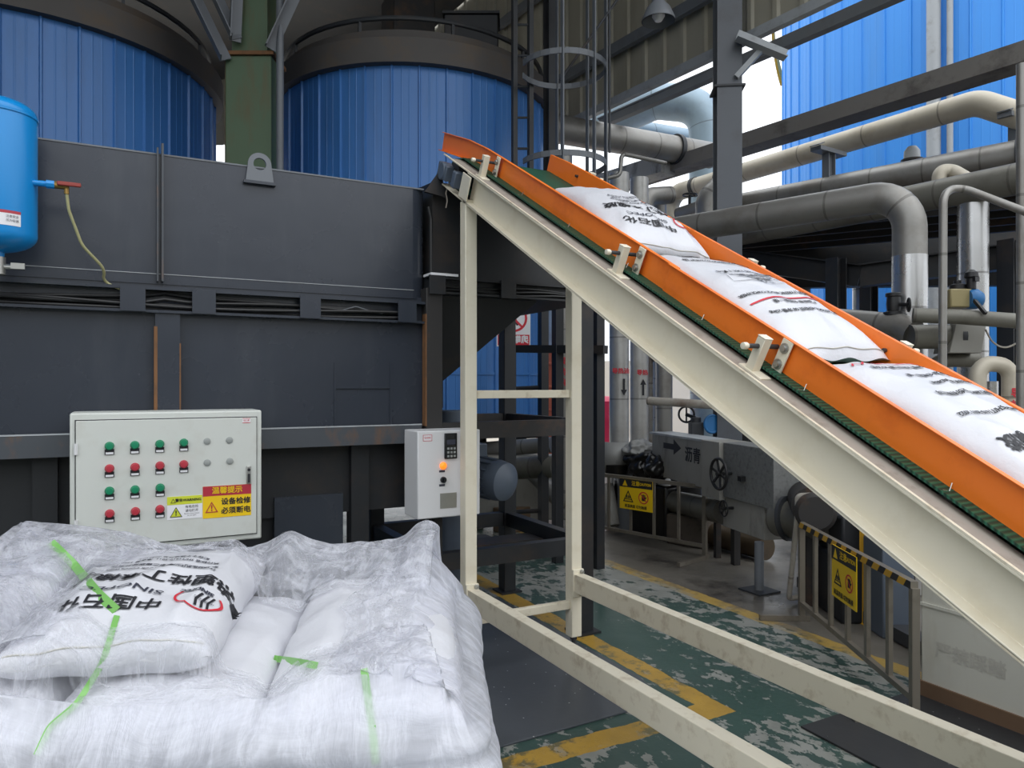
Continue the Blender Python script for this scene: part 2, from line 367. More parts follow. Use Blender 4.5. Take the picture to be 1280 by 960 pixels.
def film_material():
    m = bpy.data.materials.new('clear_stretch_film'); m.use_nodes = True; t = NT(m); b = t.b; co = t.coord('UV')
    uvx = t.node('ShaderNodeSeparateXYZ', i_0=co).outputs; vv = uvx[1]
    wob = t.noise(co, 3.0, 3, .5, out=1)
    cw = t.node('ShaderNodeVectorMath', operation='ADD'); t.set(cw.inputs[0], co)
    sc = t.node('ShaderNodeVectorMath', operation='SCALE'); t.set(sc.inputs[0], wob); sc.inputs[3].default_value = .16; t.set(cw.inputs[1], sc.outputs[0])
    streak = t.noise(t.mapping(cw.outputs[0], (1.1, 9, 1), (0, 0, .22)), 3.2, 5, .6)          # long stretch marks round the load
    crease = t.noise(t.mapping(cw.outputs[0], (5, 1.6, 1), (0, 0, -.5)), 3.4, 6, .62)          # creases of the folded collar
    ridge = t.math('SUBTRACT', 1.0, t.math('ABSOLUTE', t.math('MULTIPLY', t.math('SUBTRACT', crease, .5), 7.0)), True)
    fold = t.step(vv, .60, .78)
    veil = t.math('ADD', t.math('MULTIPLY', t.math('SUBTRACT', 1.0, fold), .55), .06)
    al = t.math('ADD', veil, t.math('MULTIPLY', t.step(streak, .44, .66), .26), True)
    al = t.math('ADD', al, t.math('MULTIPLY', t.math('POWER', ridge, 2.0), .30), True)
    h = t.math('ADD', t.math('MULTIPLY', streak, .55), t.math('ADD', t.math('MULTIPLY', crease, .8), t.math('MULTIPLY', ridge, .12)))
    bp = t.node('ShaderNodeBump'); t.set(bp.inputs['Height'], h); bp.inputs['Strength'].default_value = .8; bp.inputs['Distance'].default_value = .022
    bq = t.node('ShaderNodeBump'); t.set(bq.inputs['Height'], h); bq.inputs['Strength'].default_value = .4; bq.inputs['Distance'].default_value = .012
    df = t.node('ShaderNodeBsdfDiffuse'); df.inputs[0].default_value = lin((246, 247, 254)); t.t.links.new(bq.outputs[0], df.inputs['Normal'])
    tl = t.node('ShaderNodeBsdfTranslucent'); tl.inputs[0].default_value = lin((246, 247, 255)); t.t.links.new(bq.outputs[0], tl.inputs['Normal'])
    body = t.node('ShaderNodeMixShader'); body.inputs[0].default_value = .5; t.t.links.new(df.outputs[0], body.inputs[1]); t.t.links.new(tl.outputs[0], body.inputs[2])
    tr = t.node('ShaderNodeBsdfTransparent'); gl = t.node('ShaderNodeBsdfGlossy'); gl.inputs['Roughness'].default_value = .14; t.t.links.new(bp.outputs[0], gl.inputs['Normal'])
    m1 = t.node('ShaderNodeMixShader'); t.set(m1.inputs[0], al); t.t.links.new(tr.outputs[0], m1.inputs[1]); t.t.links.new(body.outputs[0], m1.inputs[2])
    fr = t.node('ShaderNodeFresnel'); fr.inputs[0].default_value = 1.45; t.t.links.new(bp.outputs[0], fr.inputs['Normal'])
    m2 = t.node('ShaderNodeMixShader'); t.set(m2.inputs[0], t.math('MINIMUM', fr.outputs[0], .22)); t.t.links.new(m1.outputs[0], m2.inputs[1]); t.t.links.new(gl.outputs[0], m2.inputs[2])
    t.t.links.new(m2.outputs[0], t.n['Material Output'].inputs[0])
    return m
M['film'] = film_material()
def strap_material():
    m = mat('translucent_green_strap', (122, 178, 98), .3, 0, .06, 8); return m
M['strap'] = strap_material()

# ------------------------------------------------------------------ lettering
def text_geo(s, size=1.0, bold=0.0, xs=1.0):
    cu = bpy.data.curves.new('t', 'FONT'); cu.body = s; cu.size = size; cu.align_x = 'CENTER'; cu.align_y = 'CENTER'; cu.resolution_u = 2
    ob = bpy.data.objects.new('t', cu); COL.objects.link(ob)
    dg = bpy.context.evaluated_depsgraph_get(); dg.update()
    me = bpy.data.meshes.new_from_object(ob.evaluated_get(dg))
    v0 = [(v.co.x * xs, v.co.y) for v in me.vertices]; f0 = [tuple(p.vertices) for p in me.polygons]; vs, fs = [], []
    for dx, dy in (((0, 0),) if not bold else ((-bold, -bold), (bold, -bold), (bold, bold), (-bold, bold))):
        o = len(vs); vs += [(x + dx, y + dy, o / max(1, len(v0)) * 2e-4) for x, y in v0]; fs += [tuple(i + o for i in f) for f in f0]
    bpy.data.objects.remove(ob); bpy.data.curves.remove(cu); bpy.data.meshes.remove(me)
    return vs, fs
def letter(mb, s, o, ux, uy, size, bold=0.0, xs=1.0, lift=0.0012):
    o, ux, uy = V(o), V(ux).normalized(), V(uy).normalized(); nn = ux.cross(uy)
    vs, fs = text_geo(s, size, bold, xs)
    mb.addmesh([o + ux * a + uy * b + nn * (lift + c) for a, b, c in vs], fs); return mb
def tri_sign(mb_line, mb_fill, o, ux, uy, s, t=0.12, lift=.0012):
    nn = V(ux).normalized().cross(V(uy).normalized())
    h = s * .9
    if mb_fill: mb_fill.prism([(-s / 2, -h / 2), (s / 2, -h / 2), (0, h / 2)], V(o) + nn * lift * .5, ux, uy, lift * .4)
    A = [V((-s / 2, -h / 2)), V((s / 2, -h / 2)), V((0, h / 2))]; C = (A[0] + A[1] + A[2]) / 3
    B = [C + (a - C) * (1 - 2.6 * t) for a in A]
    for i in range(3):
        j = (i + 1) % 3
        mb_line.prism([tuple(A[i]), tuple(A[j]), tuple(B[j]), tuple(B[i])], V(o) + nn * lift, ux, uy, lift * .4)
def ring2d(mb, o, ux, uy, R, t, n=28, lift=.0012):
    nn = V(ux).normalized().cross(V(uy).normalized()); o = V(o) + nn * lift; ux, uy = V(ux).normalized(), V(uy).normalized()
    vs = []; fs = []
    for k in range(n):
        a = 2 * PI * k / n
        for r in (R, R - t): vs.append(o + (ux * math.cos(a) + uy * math.sin(a)) * r)
    for k in range(n):
        i, j = 2 * k, 2 * ((k + 1) % n); fs.append((i, j, j + 1, i + 1))
    mb.addmesh(vs, fs)
# ================================================================== THE SETTING
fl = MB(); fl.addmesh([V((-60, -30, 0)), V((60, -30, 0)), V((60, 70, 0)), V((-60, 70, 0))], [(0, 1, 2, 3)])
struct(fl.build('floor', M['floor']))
WA, WB = P(757, 130, 9.46), P(960, 32, 7.39)          # lower edge of the cladding of the side wall
wdir = (WB - WA); wdir.z = 0; wdir.normalize(); WN = V((-wdir.y, wdir.x, 0))
if WN.dot(V((0, 0, 0)) - WA) < 0: WN = -WN
WZ = 5.15
def wall_pt(s, z, off=0.0):
    p = WA + wdir * s + WN * off; return V((p.x, p.y, z))
# ribbed cladding seen from inside
w = MB(); prof = []
s = -9.0
while s < 4.35:
    prof += [(s, 0), (s + .05, 0), (s + .07, .03), (s + .12, .03), (s + .14, 0), (s + .2, 0), (s + .3, 0)]; s += .31
rows = [[wall_pt(a, z, o - .02) for a, o in prof] for z in (WZ, 8.2)]
w.quadring(rows, close=False); struct(w.build('wall_right', M['beige'], recalc=False))
tr = MB(); tr.bar(wall_pt(-9, WZ + .02), wall_pt(4.4, WZ + .02), .08, .10)
struct(tr.build('trim_1', M['ltsteel']))
tr = MB(); tr.bar(wall_pt(-9, WZ + .62, .1), wall_pt(4.4, WZ + .62, .1), .07, .13); tr.bar(wall_pt(-9, WZ + 2.0, .1), wall_pt(4.4, WZ + 2.0, .1), .07, .13)
struct(tr.build('trim_2', M['greysteel']))
BW = wall_pt(-7.5, 0)                                    # back wall: cladding above an open lower part
b2 = MB(); prof = []; s = 0.0
while s < 16:
    prof += [(s, 0), (s + .05, 0), (s + .07, .03), (s + .12, .03), (s + .14, 0), (s + .3, 0)]; s += .31
bd = V((-CF, SF, 0)); bn = V((-SF, -CF, 0))
b2.quadring([[V((BW.x, BW.y, z)) + bd * a + bn * o for a, o in prof] for z in (6.7, 8.2)], close=False)
struct(b2.build('wall_back', M['beige'], recalc=False))
c = MB(); c.addmesh([wall_pt(4.4, 8.1), wall_pt(-9, 8.1), V((BW.x, BW.y, 8.1)) + bd * 16, V((-9, 2.2, 8.1)), V((wall_pt(4.4, 8.1).x - 1.0, 2.2, 8.1))], [(0, 1, 2, 3, 4)])
struct(c.build('ceiling', M['black']))
lw = MB(); lw.bx(-9.1, -9.0, 1.0, 22, 0, 8.1)  # out of view, closes the left side to help darken the shed
struct(lw.build('wall_left', M['darksteel']))
fw = MB(); fw.bx(-9, 14, -8.2, -8.0, 0, 3.9); struct(fw.build('unseen_wall_front', M['beige']))  # added behind the camera, unseen: cuts low sky light and shapes reflections
pw = MB(); a, b_ = P(560, 480, 24), P(1010, 480, 21)
pw.bar(V((a.x, a.y, 1.15)), V((b_.x, b_.y, 1.15)), .25, 2.3); struct(pw.build('wall_outer', M['paleground']))

# ------------------------------------------------------------------ ribbed silos
def silo(name, label, c, r, z0, z1, mt, npan, parent_group=None, rim=True, tiltcap=True, seam=None):
    th = thing(name, label, 'silo', (c[0], c[1], z0), parent_group)
    cc = V((c[0], c[1], 0)); pr = []
    for i in range(npan):
        for f, o in ((0, 0), (.03, .022), (.075, .022), (.105, 0), (.38, 0), (.395, .0025), (.425, .0025), (.44, 0), (.66, 0), (.675, .0025), (.705, .0025), (.72, 0)):
            a = 2 * PI * (i + f) / npan; pr.append((a, r + o))
    sh = MB(); sh.quadring([[cc + V((math.cos(a) * q, math.sin(a) * q, z)) for a, q in pr] for z in (z0, z1)], caps=False)
    sh.build('cladding', mt, th, smooth=18)
    if rim:
        rm = MB(); rm.lathe([(r - .05, z1 - .03), (r + .10, z1 - .03), (r + .10, z1 + .23), (r - .05, z1 + .23)], cc, 72, caps=False)
        rm.build('rim', M['rim'], th)
        dk = MB(); dk.lathe([(r + .02, z1 + .2), (r - .02, z1 + .36), (r - .18, z1 + .40), (.02, z1 + .6)], cc, 60)
        dk.build('roof_cap', M['rim'], th)
        rl = MB(); rl.torus(cc + V((0, 0, z1 + .50)), r - .06, .028, (0, 0, 1), 60, 8); rl.build('ring_rail', M['darksteel'], th)
        for k in range(10):
            a = 2 * PI * k / 10 + .2; q = cc + V((math.cos(a), math.sin(a), 0)) * (r - .06); ps = MB(); ps.bar(q + V((0, 0, z1 + .3)), q + V((0, 0, z1 + .5)), .03, .03, (1, 0, 0)); ps.build('rail_stub', M['darksteel'], th)
    if z0 > .1:
        for k in range(4):
            a = 2 * PI * (k + .35) / 4; q_ = cc + V((math.cos(a), math.sin(a), 0)) * (r - .15); lg = MB(); lg.hbeam(q_, q_ + V((0, 0, z0 + .05)), .14, .14, .012, (1, 0, 0)); lg.build('leg', M['darksteel'], th)
        bt__ = MB(); bt__.lathe([(r - .01, z0), (r - .05, z0 + .01), (.3, z0 - .25)], cc, 48); bt__.build('base_cone', M['darksteel'], th)
    if seam:
        sm = MB(); sm.lathe([(r - .01, seam), (r + .012, seam), (r + .012, seam + .03), (r - .01, seam + .03)], cc, 72, caps=False); sm.build('seam_band', mt, th)
    return th
R1 = P(520, 480, 9.4)
silo('silo', 'blue ribbed silo with a dark rim behind the loading hopper', R1, 1.66, 1.08, 4.98, M['blue'], 36, seam=1.70)
R0 = P(38, 480, 8.2)
silo('silo', 'blue ribbed silo at the far left above the blue air receiver', R0, 1.90, 0.45, 4.95, M['blue'], 39)
R2 = P(1232, 480, 14.0)
bt = silo('storage_tank', 'bright blue ribbed storage tank standing outdoors beyond the pipe rack', R2, 3.62, 0.0, 9.4, M['bluedaylit'], 56, rim=False)
for nm, px, wv, mt_ in (('downpipe', 1137, .10, M['ltsteel']), ('ladder_rail', 1171, .045, M['ltsteel'])):
    q = P(px, 300, 10.36); d = (V((q.x, q.y, 0)) - V((R2.x, R2.y, 0))).normalized(); q = V((R2.x, R2.y, 0)) + d * 3.72
    m_ = MB(); m_.tube([q + V((0, 0, .4)), q + V((0, 0, 9.3))], wv, 14); m_.build(nm, mt_, bt)
# yellow stair stringer curving up beside the outdoor tank
ys = MB(); pts = []
for k in range(14):
    vv_ = math.atan2(R2.x, -R2.y); a = vv_ - .10 + k * .035; pts.append(V((R2.x + math.cos(a) * 3.82, R2.y + math.sin(a) * 3.82, 8.30 + k * .10)))
for a_, b__ in zip(pts, pts[1:]): ys.bar(a_, b__, .05, .22)
ys.build('stair_stringer', M['ochre'], bt)

# things standing on the right silo
top = EYE
t = thing('drive_motor', 'dark motor housing on top of the silo behind the hopper', 'motor', V((R1.x, R1.y, 5.3)))
q = P(510, 20, 9.4)
m = MB(); m.box((q.x, q.y, 6.15), (.55, .5, .7)); m.box((q.x, q.y, 5.72), (.75, .6, .2)); m.build('gearbox', M['blackrust'], t, bevel=.02)
m = MB(); m.cyl((q.x, q.y, 6.45), (q.x, q.y, 7.0), .2); m.lathe([(.24, 6.5), (.24, 6.54), (.2, 6.6)], (q.x, q.y, 0), 20); m.build('motor_body', M['darksteel'], t)
m = MB(); m.bar((q.x - .35, q.y, 5.3), (q.x - .35, q.y, 5.75), .08, .08, (1, 0, 0)); m.bar((q.x + .35, q.y, 5.3), (q.x + .35, q.y, 5.75), .08, .08, (1, 0, 0)); m.build('stand', M['blackrust'], t)
q = P(590, 48, 8.7); t = thing('hatch_box', 'black flat box standing on the silo roof edge', 'box', V((q.x, q.y, 5.3)))
m = MB(); m.box((q.x, q.y, 5.66), (.62, .4, .42), Matrix.Rotation(-YAW, 3, 'Z')); m.build('box_body', M['black'], t, bevel=.01)
m = MB(); m.box((q.x, q.y, 5.89), (.66, .44, .03), Matrix.Rotation(-YAW, 3, 'Z')); m.build('box_lid', M['black'], t)
m = MB(); m.box((q.x, q.y, 5.38), (.3, .3, .18), Matrix.Rotation(-YAW, 3, 'Z')); m.build('box_foot', M['black'], t)

# ------------------------------------------------------------------ columns and roof steel
q = P(318, 480, 7.2); t = thing('steel_column', 'moss green boxed steel column with a rusty ledge between the silos', 'column', (q.x, q.y, 0))
Rz = Matrix.Rotation(-YAW, 3, 'Z')
m = MB(); m.box((q.x, q.y, 2.37), (.44, .34, 4.74), Rz); m.build('boxed_shaft', M['green'], t, bevel=.01)
m = MB(); m.box(V((q.x, q.y, 2.37)) + Rz @ V((-.245, .1, 0)), (.05, .30, 4.74), Rz); m.build('side_flange', M['greenrust'], t)
m = MB(); m.box((q.x, q.y, 6.4), (.34, .26, 3.35), Rz); m.build('upper_shaft', M['green'], t)
m = MB(); m.box((q.x - .0, q.y, 4.755), (.50, .40, .035), Rz); m.build('ledge', M['rust'], t)
m = MB()
def cs(x, z, y=-.24): return V((q.x, q.y, 0)) + Rz @ V((x, y, 0)) + V((0, 0, z))
braces = [((-.24, 4.65), (-.95, 6.1)), ((-.14, 4.85), (-.72, 6.1)), ((-.16, 4.85), (-.10, 6.2)), ((.18, 4.80), (.78, 6.1))]
for i, (a, b_) in enumerate(braces):
    m = MB(); m.angle(cs(*a), cs(*b_), .11, .012, (0, -1, 0)); m.build('brace', M['greysteel'], t)
m = MB(); p0 = P(350, 480, 7.0); m.tube([V((p0.x, p0.y, .02)), V((p0.x, p0.y, 7.9))], .035, 12); tag(m.build('conduit', M['greysteel']), 'thin grey vertical conduit just right of the green column', 'pipe')
q = P(909, 480, 7.4); t = thing('steel_column', 'dark grey steel column rising behind the conveyor to the roof', 'column', (q.x, q.y, 0))
m = MB(); Rc = Matrix.Rotation(-math.radians(34), 3, 'Z')
m.hbeam((q.x, q.y, .02), (q.x, q.y, 8.0), .24, .264, .014, Rc @ V((0, 1, 0))); m.build('shaft', M['colgrey'], t)
m = MB(); m.box((q.x, q.y, .012), (.34, .34, .024), Rc); m.build('base_plate', M['darksteel'], t)
m = MB(); m.box((q.x, q.y, 4.55), (.30, .30, .02), Rc); m.build('stiffener', M['darksteel'], t)
q = P(687, 480, 8.0); m = MB(); m.hbeam((q.x, q.y, 2.9), (q.x, q.y, 8.0), .09, .12, .01, (0, 1, 0)); m.bar((q.x, q.y, 2.95), (q.x + (R1.x - q.x) * .35, q.y + (R1.y - q.y) * .35, 2.95), .06, .08)
tag(m.build('steel_post', M['darksteel']), 'thin dark steel post right of the hopper silo beside the caged ladder', 'post')
m = MB(); a, b_ = lev(752, 154, 3.55), lev(1160, -24, 3.55); b_ = go(a, b_, 1.5); m.bar(a, b_, .10, .12)
m.bar(lev(752, 150, 3.60), lev(1160, -28, 3.60), .16, .02)
tag(m.build('eave_beam', M['greysteel']), 'long grey steel beam sloping across the white sky under the wall cladding', 'beam')
t = thing('cross_brace', 'pale steel cross piece and strut bolted to the dark grey column', 'brace', P(925, 60, 7.3))
m = MB(); m.angle(P(918, 52, 7.2), P(979, 77, 7.2), .12, .012, (0, 0, 1)); m.build('cross_plate', M['ltsteel'], t)
m = MB(); m.bar(P(920, 97, 7.25), P(952, 62, 7.2), .07, .05); m.build('strut', M['ltsteel'], t)

# duct-like concrete coated beam crossing behind the column
m = MB(); a, b_ = lev(762, 234, 3.04 - .0), lev(1330, 55, 3.04)
b_ = go(a, b_, 4.5); m.bar(a, b_, .30, .19); tag(m.build('crane_beam', mat('weathered_grey_beam', (112, 108, 104), .7, 0, .15, 3, dirt=(52, 46, 42), dirt_amt=.8, ds=3)), 'long weathered steel beam running from behind the dark column toward the upper right', 'beam')
m = MB(); a, b_ = lev(700, 247, 2.98), lev(835, 206, 3.02); m.bar(a, b_, .30, .24)
tag(m.build('insulated_duct', M['trough']), 'short clad pale duct end carrying red scrawl above the sack nearest the conveyor head', 'duct')
# lamp
lp = P(823, 22, 6.3); t = thing('pendant_lamp', 'grey industrial bell lamp hanging below the roof', 'lamp', lp)
m = MB(); m.lathe([(.142, -.03), (.14, -.01), (.10, .08), (.055, .13), (.05, .2), (.02, .24), (.015, .24), (.045, .19), (.05, .125), (.095, .075), (.135, -.012), (.136, -.03)], lp, 36, caps=False); m.build('shade', M['greysteel'], t)
m = MB(); m.lathe([(.03, .1), (.05, .05), (.055, .01), (.03, -.03), (.001, -.04)], lp, 20); m.build('bulb', M['whitesign'], t)
m = MB(); m.cyl(lp + V((0, 0, .2)), V((lp.x, lp.y, 8.05)), .012, 8); m.build('rod', M['darksteel'], t)

# caged ladder on the right silo
def vpole(px, d, z0, z1): p = P(px, 480, d); return V((p.x, p.y, z0)), V((p.x, p.y, z1))
t = thing('caged_ladder', 'steel ladder with a hooped safety cage up the side of the hopper silo', 'ladder', P(652, 480, 7.6) * 1)
for px in (643, 663):
    m = MB(); a, b_ = vpole(px, 7.6, 2.6, 7.6); m.bar(a, b_, .05, .05, (1, 0, 0)); m.build('ladder_rail', M['darksteel'], t)
a0, _ = vpole(643, 7.6, 0, 0); b0, _ = vpole(663, 7.6, 0, 0)
for k in range(15):
    z = 2.75 + k * .32; m = MB(); m.cyl(a0 + V((0, 0, z)), b0 + V((0, 0, z)), .013, 8); m.build('rung', M['darksteel'], t)
cc = P(704, 480, 7.25); cag = []
for z in (3.75, 4.7, 5.65, 6.4):
    m = MB(); n_ = 26; ring = []
    for k in range(n_ + 1):
        a = math.radians(-160 + 320 * k / n_); ring.append(V((cc.x, cc.y, z)) + Rz @ V((math.cos(a) * .42, math.sin(a) * .42, 0)))
    for p_, q_ in zip(ring, ring[1:]): m.bar(p_, q_, .012, .055)
    m.build('cage_hoop', M['greysteel'], t)
for an in (-95, -50, 0, 50, 95):
    a = math.radians(an); p_ = V((cc.x, cc.y, 0)) + Rz @ V((math.cos(a) * .42, math.sin(a) * .42, 0)); m = MB(); m.bar(p_ + V((0, 0, 3.2)), p_ + V((0, 0, 7.6)), .045, .014, (1, 0, 0)); m.build('cage_strap', M['greysteel'], t)
m = MB(); m.tube([P(762, 480, 7.0) * 1 + V((0, 0, 2.2)), P(762, 480, 7.0) + V((0, 0, 6.0))], .012, 8); m.tube([P(700, 100, 7), P(800, -40, 7)], .012, 8)
tag(m.build('stay_wire', M['darksteel']), 'thin dark stay wires beside the ladder cage', 'wire')

# ================================================================== DARK STORAGE BIN
FY = 4.0
t = thing('storage_bin', 'large dark slate steel storage bin along the left with a cable tray across it', 'bin', (.5, 4.6, .9))
def rounded_panel(x0, x1, y0, y1, z0, z1, r=.12):
    pts = [(x0, y0), (x1 - r, y0)]
    for k in range(7):
        a = -PI / 2 + (PI / 2) * k / 6; pts.append((x1 - r + r * math.cos(a), y0 + r + r * math.sin(a)))
    pts += [(x1, y1), (x0, y1)]
    m = MB(); m.quadring([[V((x, y, z)) for x, y in pts] for z in (z0, z1)]); return m
rounded_panel(-2.2, 1.585, FY, FY + 1.15, 2.09, 2.725, .09).build('upper_panel', M['bin'], t)
rounded_panel(-2.2, 1.60, FY, FY + 1.15, 1.36, 1.97, .05).build('lower_panel', M['bin'], t)
rounded_panel(-2.2, 1.54, FY + .10, FY + 1.1, .88, 1.30, .05).build('underside_box', M['black'], t)
rounded_panel(-2.2, .95, FY + .14, FY + 1.1, .0, .9, .05).build('plinth', M['black'], t)
m = MB(); m.bx(-2.2, 1.6, FY - .055, FY + .02, 2.055, 2.07); m.bx(-2.2, 1.6, FY - .055, FY + .02, 1.945, 1.958); m.bx(-2.2, 1.6, FY + .005, FY + .03, 1.95, 2.10); m.build('cable_tray', M['bin'], t)
m = MB(); m.bx(-2.2, 1.53, FY - .05, FY + .04, 1.265, 1.37); m.build('lower_rail', M['binrust'], t)
xs_, _y, _z = onY(199, 280, FY); xs2 = onY(209, 450, FY)[0]
m = MB(); m.bx(xs_ - .012, xs_ - .004, FY - .035, FY, 2.10, 2.75); m.bx(xs_ + .008, xs_ + .018, FY - .045, FY, 2.10, 2.77); m.build('upper_stiffener', M['binrust'], t)
m = MB(); m.bx(xs2 - .055, xs2 + .055, FY - .04, FY, 1.37, 1.945); m.build('lower_stiffener', M['bin'], t)
m = MB(); m.bx(xs2 - .060, xs2 - .045, FY - .041, FY, 1.37, 1.88); m.bx(xs2 + .053, xs2 + .059, FY - .041, FY, 1.37, 1.80); m.build('rust_streak', M['rust'], t)
for px in (166, 255, 388, 509):
    xx = onY(px, 375, FY - .06)[0]; m = MB(); m.bx(xx - .054, xx + .054, FY - .066, FY - .055, 1.948, 2.068); m.build('cable_clip', M['bin'], t)
for k in range(5):
    random.seed(k); m = MB(); pts = [V((x, FY - .03 + .012 * math.sin(k * 2 + x), 1.965 + .012 * k + .014 * math.sin(x * 3.1 + k * 1.7) * (1 if k else .0) + (.02 * math.exp(-((x - xs2) / .08) ** 2) if k > 2 else 0))) for x in [(-2.2 + .1 * i) for i in range(38)]]
    m.tube(pts, .009, 8); m.build('cable', M['cable'], t)
m = MB(); pts = [onY(x_, y_, FY - .04) for x_, y_ in ((400, 388), (420, 390), (445, 383), (460, 388), (478, 392))]; m.tube(pts, .003, 6, .05); m.build('thin_wire', M['greysteel'], t)
# weld bead lines and the access hatch outline
m = MB(); m.bx(-2.2, 1.53, FY - .052, FY - .046, 1.366, 1.373); m.bx(-2.2, 1.5, FY - .003, FY + .002, 2.138, 2.141); m.build('weld_bead', M['ltsteel'], t)
h0, h1 = onY(420, 484, FY), onY(487, 530, FY)
m = MB(); m.bx(h0.x - .012, h0.x, FY - .006, FY, 1.37, 1.72); m.bx(h1.x, h1.x + .012, FY - .006, FY, 1.37, 1.72); m.bx(h0.x, h1.x, FY - .008, FY, 1.575, 1.587); m.build('hatch_outline', M['bin'], t)
# lifting lug
lx = onY(324, 208, FY); m = MB(); pts = [(-.075, 0), (.075, 0), (.06, .07)]
arc = [(.05 * math.cos(a), .095 + .05 * math.sin(a)) for a in [PI * k / 12 for k in range(13)]]
outer = [(-.07, -.01), (.07, -.01)] + [(.058 * math.cos(a), .085 + .058 * math.sin(a)) for a in [PI * k / 16 for k in range(17)]]
inner = [(.032 * math.cos(a), .085 + .032 * math.sin(a)) for a in [2 * PI * k / 24 for k in range(24)]]
bmx = m.bm; vo = [bmx.verts.new((x, 0, z)) for x, z in outer]; vi = [bmx.verts.new((x, 0, z)) for x, z in inner]
eo = [bmx.edges.new((vo[i], vo[(i + 1) % len(vo)])) for i in range(len(vo))]; ei = [bmx.edges.new((vi[i], vi[(i + 1) % len(vi)])) for i in range(len(vi))]
g = bmesh.ops.triangle_fill(bmx, use_beauty=True, edges=eo + ei)
e = bmesh.ops.extrude_face_region(bmx, geom=[f for f in bmx.faces]); bmesh.ops.translate(bmx, vec=(0, .016, 0), verts=[v for v in e['geom'] if isinstance(v, bmesh.types.BMVert)])
bmesh.ops.translate(bmx, vec=V((lx.x, FY - .02, 2.655)), verts=bmx.verts); m.build('lifting_lug', M['greysteel'], t)
m = MB(); m.bx(lx.x - .08, lx.x + .08, FY - .03, FY + .005, 2.635, 2.65); m.build('lug_plate', M['bin'], t)
m = MB(); m.bx(-2.2, 1.56, FY - .004, FY + .03, 2.722, 2.73); m.build('top_edge', M['greysteel'], t)
pq = [onY(344, 662, FY + .06), onY(430, 617, FY + .06)]; m = MB(); m.bx(pq[0].x, pq[1].x, FY + .08, FY + .13, .5, pq[1].z); m.build('skirt_plate', M['bin'], t)
for x_ in (-2.0, -.3, 1.2):
    m = MB(); m.bx(x_ - .05, x_ + .05, FY + .05, FY + .15, 0, 1.3); m.build('leg', M['black'], t)

# ================================================================== HOPPER AND ITS FRAME
X0, X1, Y0, Y1 = 1.60, 2.65, 3.98, 5.03
t = thing('hopper_frame', 'black steel frame of square posts and beams carrying the loading hopper', 'frame', (2.1, 4.5, 0))
for x_, y_, zt, mt_ in ((X0, Y0, 2.15, M['blackrust']), (X1, Y0, 2.15, M['black']), (X0, Y1, 2.15, M['black']), (X1, Y1, 2.15, M['black'])):
    p = MB(); p.bx(x_ - .05, x_ + .05, y_ - .05, y_ + .05, .012, zt); po = p.build('post', mt_, t, bevel=.004)
    p = MB(); p.bx(x_ - .085, x_ + .085, y_ - .085, y_ + .085, 0, .014); p.build('foot_plate', M['black'], po)
for z in (1.275, .515):
    for a, b_ in (((X0, Y0), (X1, Y0)), ((X0, Y1), (X1, Y1)), ((X0, Y0), (X0, Y1)), ((X1, Y0), (X1, Y1))):
        m = MB(); m.bx(min(a[0], b_[0]) - (0 if a[0] != b_[0] else .035), max(a[0], b_[0]) + (0 if a[0] != b_[0] else .035), min(a[1], b_[1]) - (0 if a[1] != b_[1] else .035), max(a[1], b_[1]) + (0 if a[1] != b_[1] else .035), z, z + .10); m.build('beam', M['blackrust'] if z > 1 else M['black'], t)
m = MB(); m.bx(X0 - .055, X0 - .048, Y0 - .052, Y0 + .0, 1.36, 2.0); m.build('rust_edge', M['rust'], t)
t = thing('loading_hopper', 'black steel loading hopper under the conveyor head', 'hopper', (2.1, 4.5, 2.1))
m = MB(); m.bx(X0 - .02, X1 + .05, Y0 - .06, Y0 + .02, 2.205, 2.22); m.bx(X0 - .02, X1 + .05, Y0 - .06, Y0 + .02, 2.12, 2.132); m.bx(X0 - .02, X1 + .05, Y0 - .02, Y1, 2.12, 2.22); m.build('collar', M['black'], t)
for px in (565 - 18, 636):
    xx = onY(px, 355, Y0 - .07)[0]; m = MB(); m.bx(xx - .05, xx + .05, Y0 - .072, Y0 - .06, 2.115, 2.222); m.build('cable_clip', M['black'], t)
for k in range(3):
    m = MB(); m.tube([V((X0 + .1 * i, Y0 - .04, 2.142 + .016 * k + .008 * math.sin(i * .9 + k))) for i in range(11)], .008, 8); m.build('cable', M['cable'], t)
m = MB(); m.bx(X0 - .03, X0 + .14, Y0 - .07, Y0 + .05, 2.222, 2.236); m.build('white_ledge', M['whitesign'], t)  # thin white strip on the left end of the collar
m = MB(); bt_ = [(1.62, Y0 + .03), (2.30, Y0 + .03), (2.58, Y1 - .05), (1.62, Y1 - .05)]; bb = [(1.52, 4.28), (1.80, 4.28), (1.80, 4.72), (1.52, 4.72)]
bt_ = [(1.62, Y0 + .03), (2.34, Y0 + .03), (2.34, Y1 - .05), (1.62, Y1 - .05)]
m.quadring([[V((x, y, 2.13)) for x, y in bt_], [V((x, y, 1.62)) for x, y in bb], [V((x, y, 1.45)) for x, y in bb]]); m.build('cone', M['black'], t)
m = MB(); m.quadring([[V((1.60, Y0 + .02, 2.22)), V((2.62, Y0 + .02, 2.22)), V((2.62, Y1, 2.22)), V((1.60, Y1, 2.22))], [V((1.62, Y0 + .02, 2.78)), V((2.62, Y0 + .02, 2.78)), V((2.62, Y1, 2.86)), V((1.62, Y1, 2.86))]]); m.build('chute_box', M['black'], t)
m = MB(); m.prism([(0, 0), (.13, -.02), (.10, .14)], V((1.545, Y0 - .02, 2.70)), (1, 0, 0), (0, 0, 1), .02); m.build('gusset', M['black'], t)
m = MB(); m.tube([V((1.575, Y0 - .02, 2.62)), V((1.59, Y0 - .02, 2.55)), V((1.59, Y0 - .02, 2.24))], .012, 8, .03); m.build('air_line', M['cable'], t)
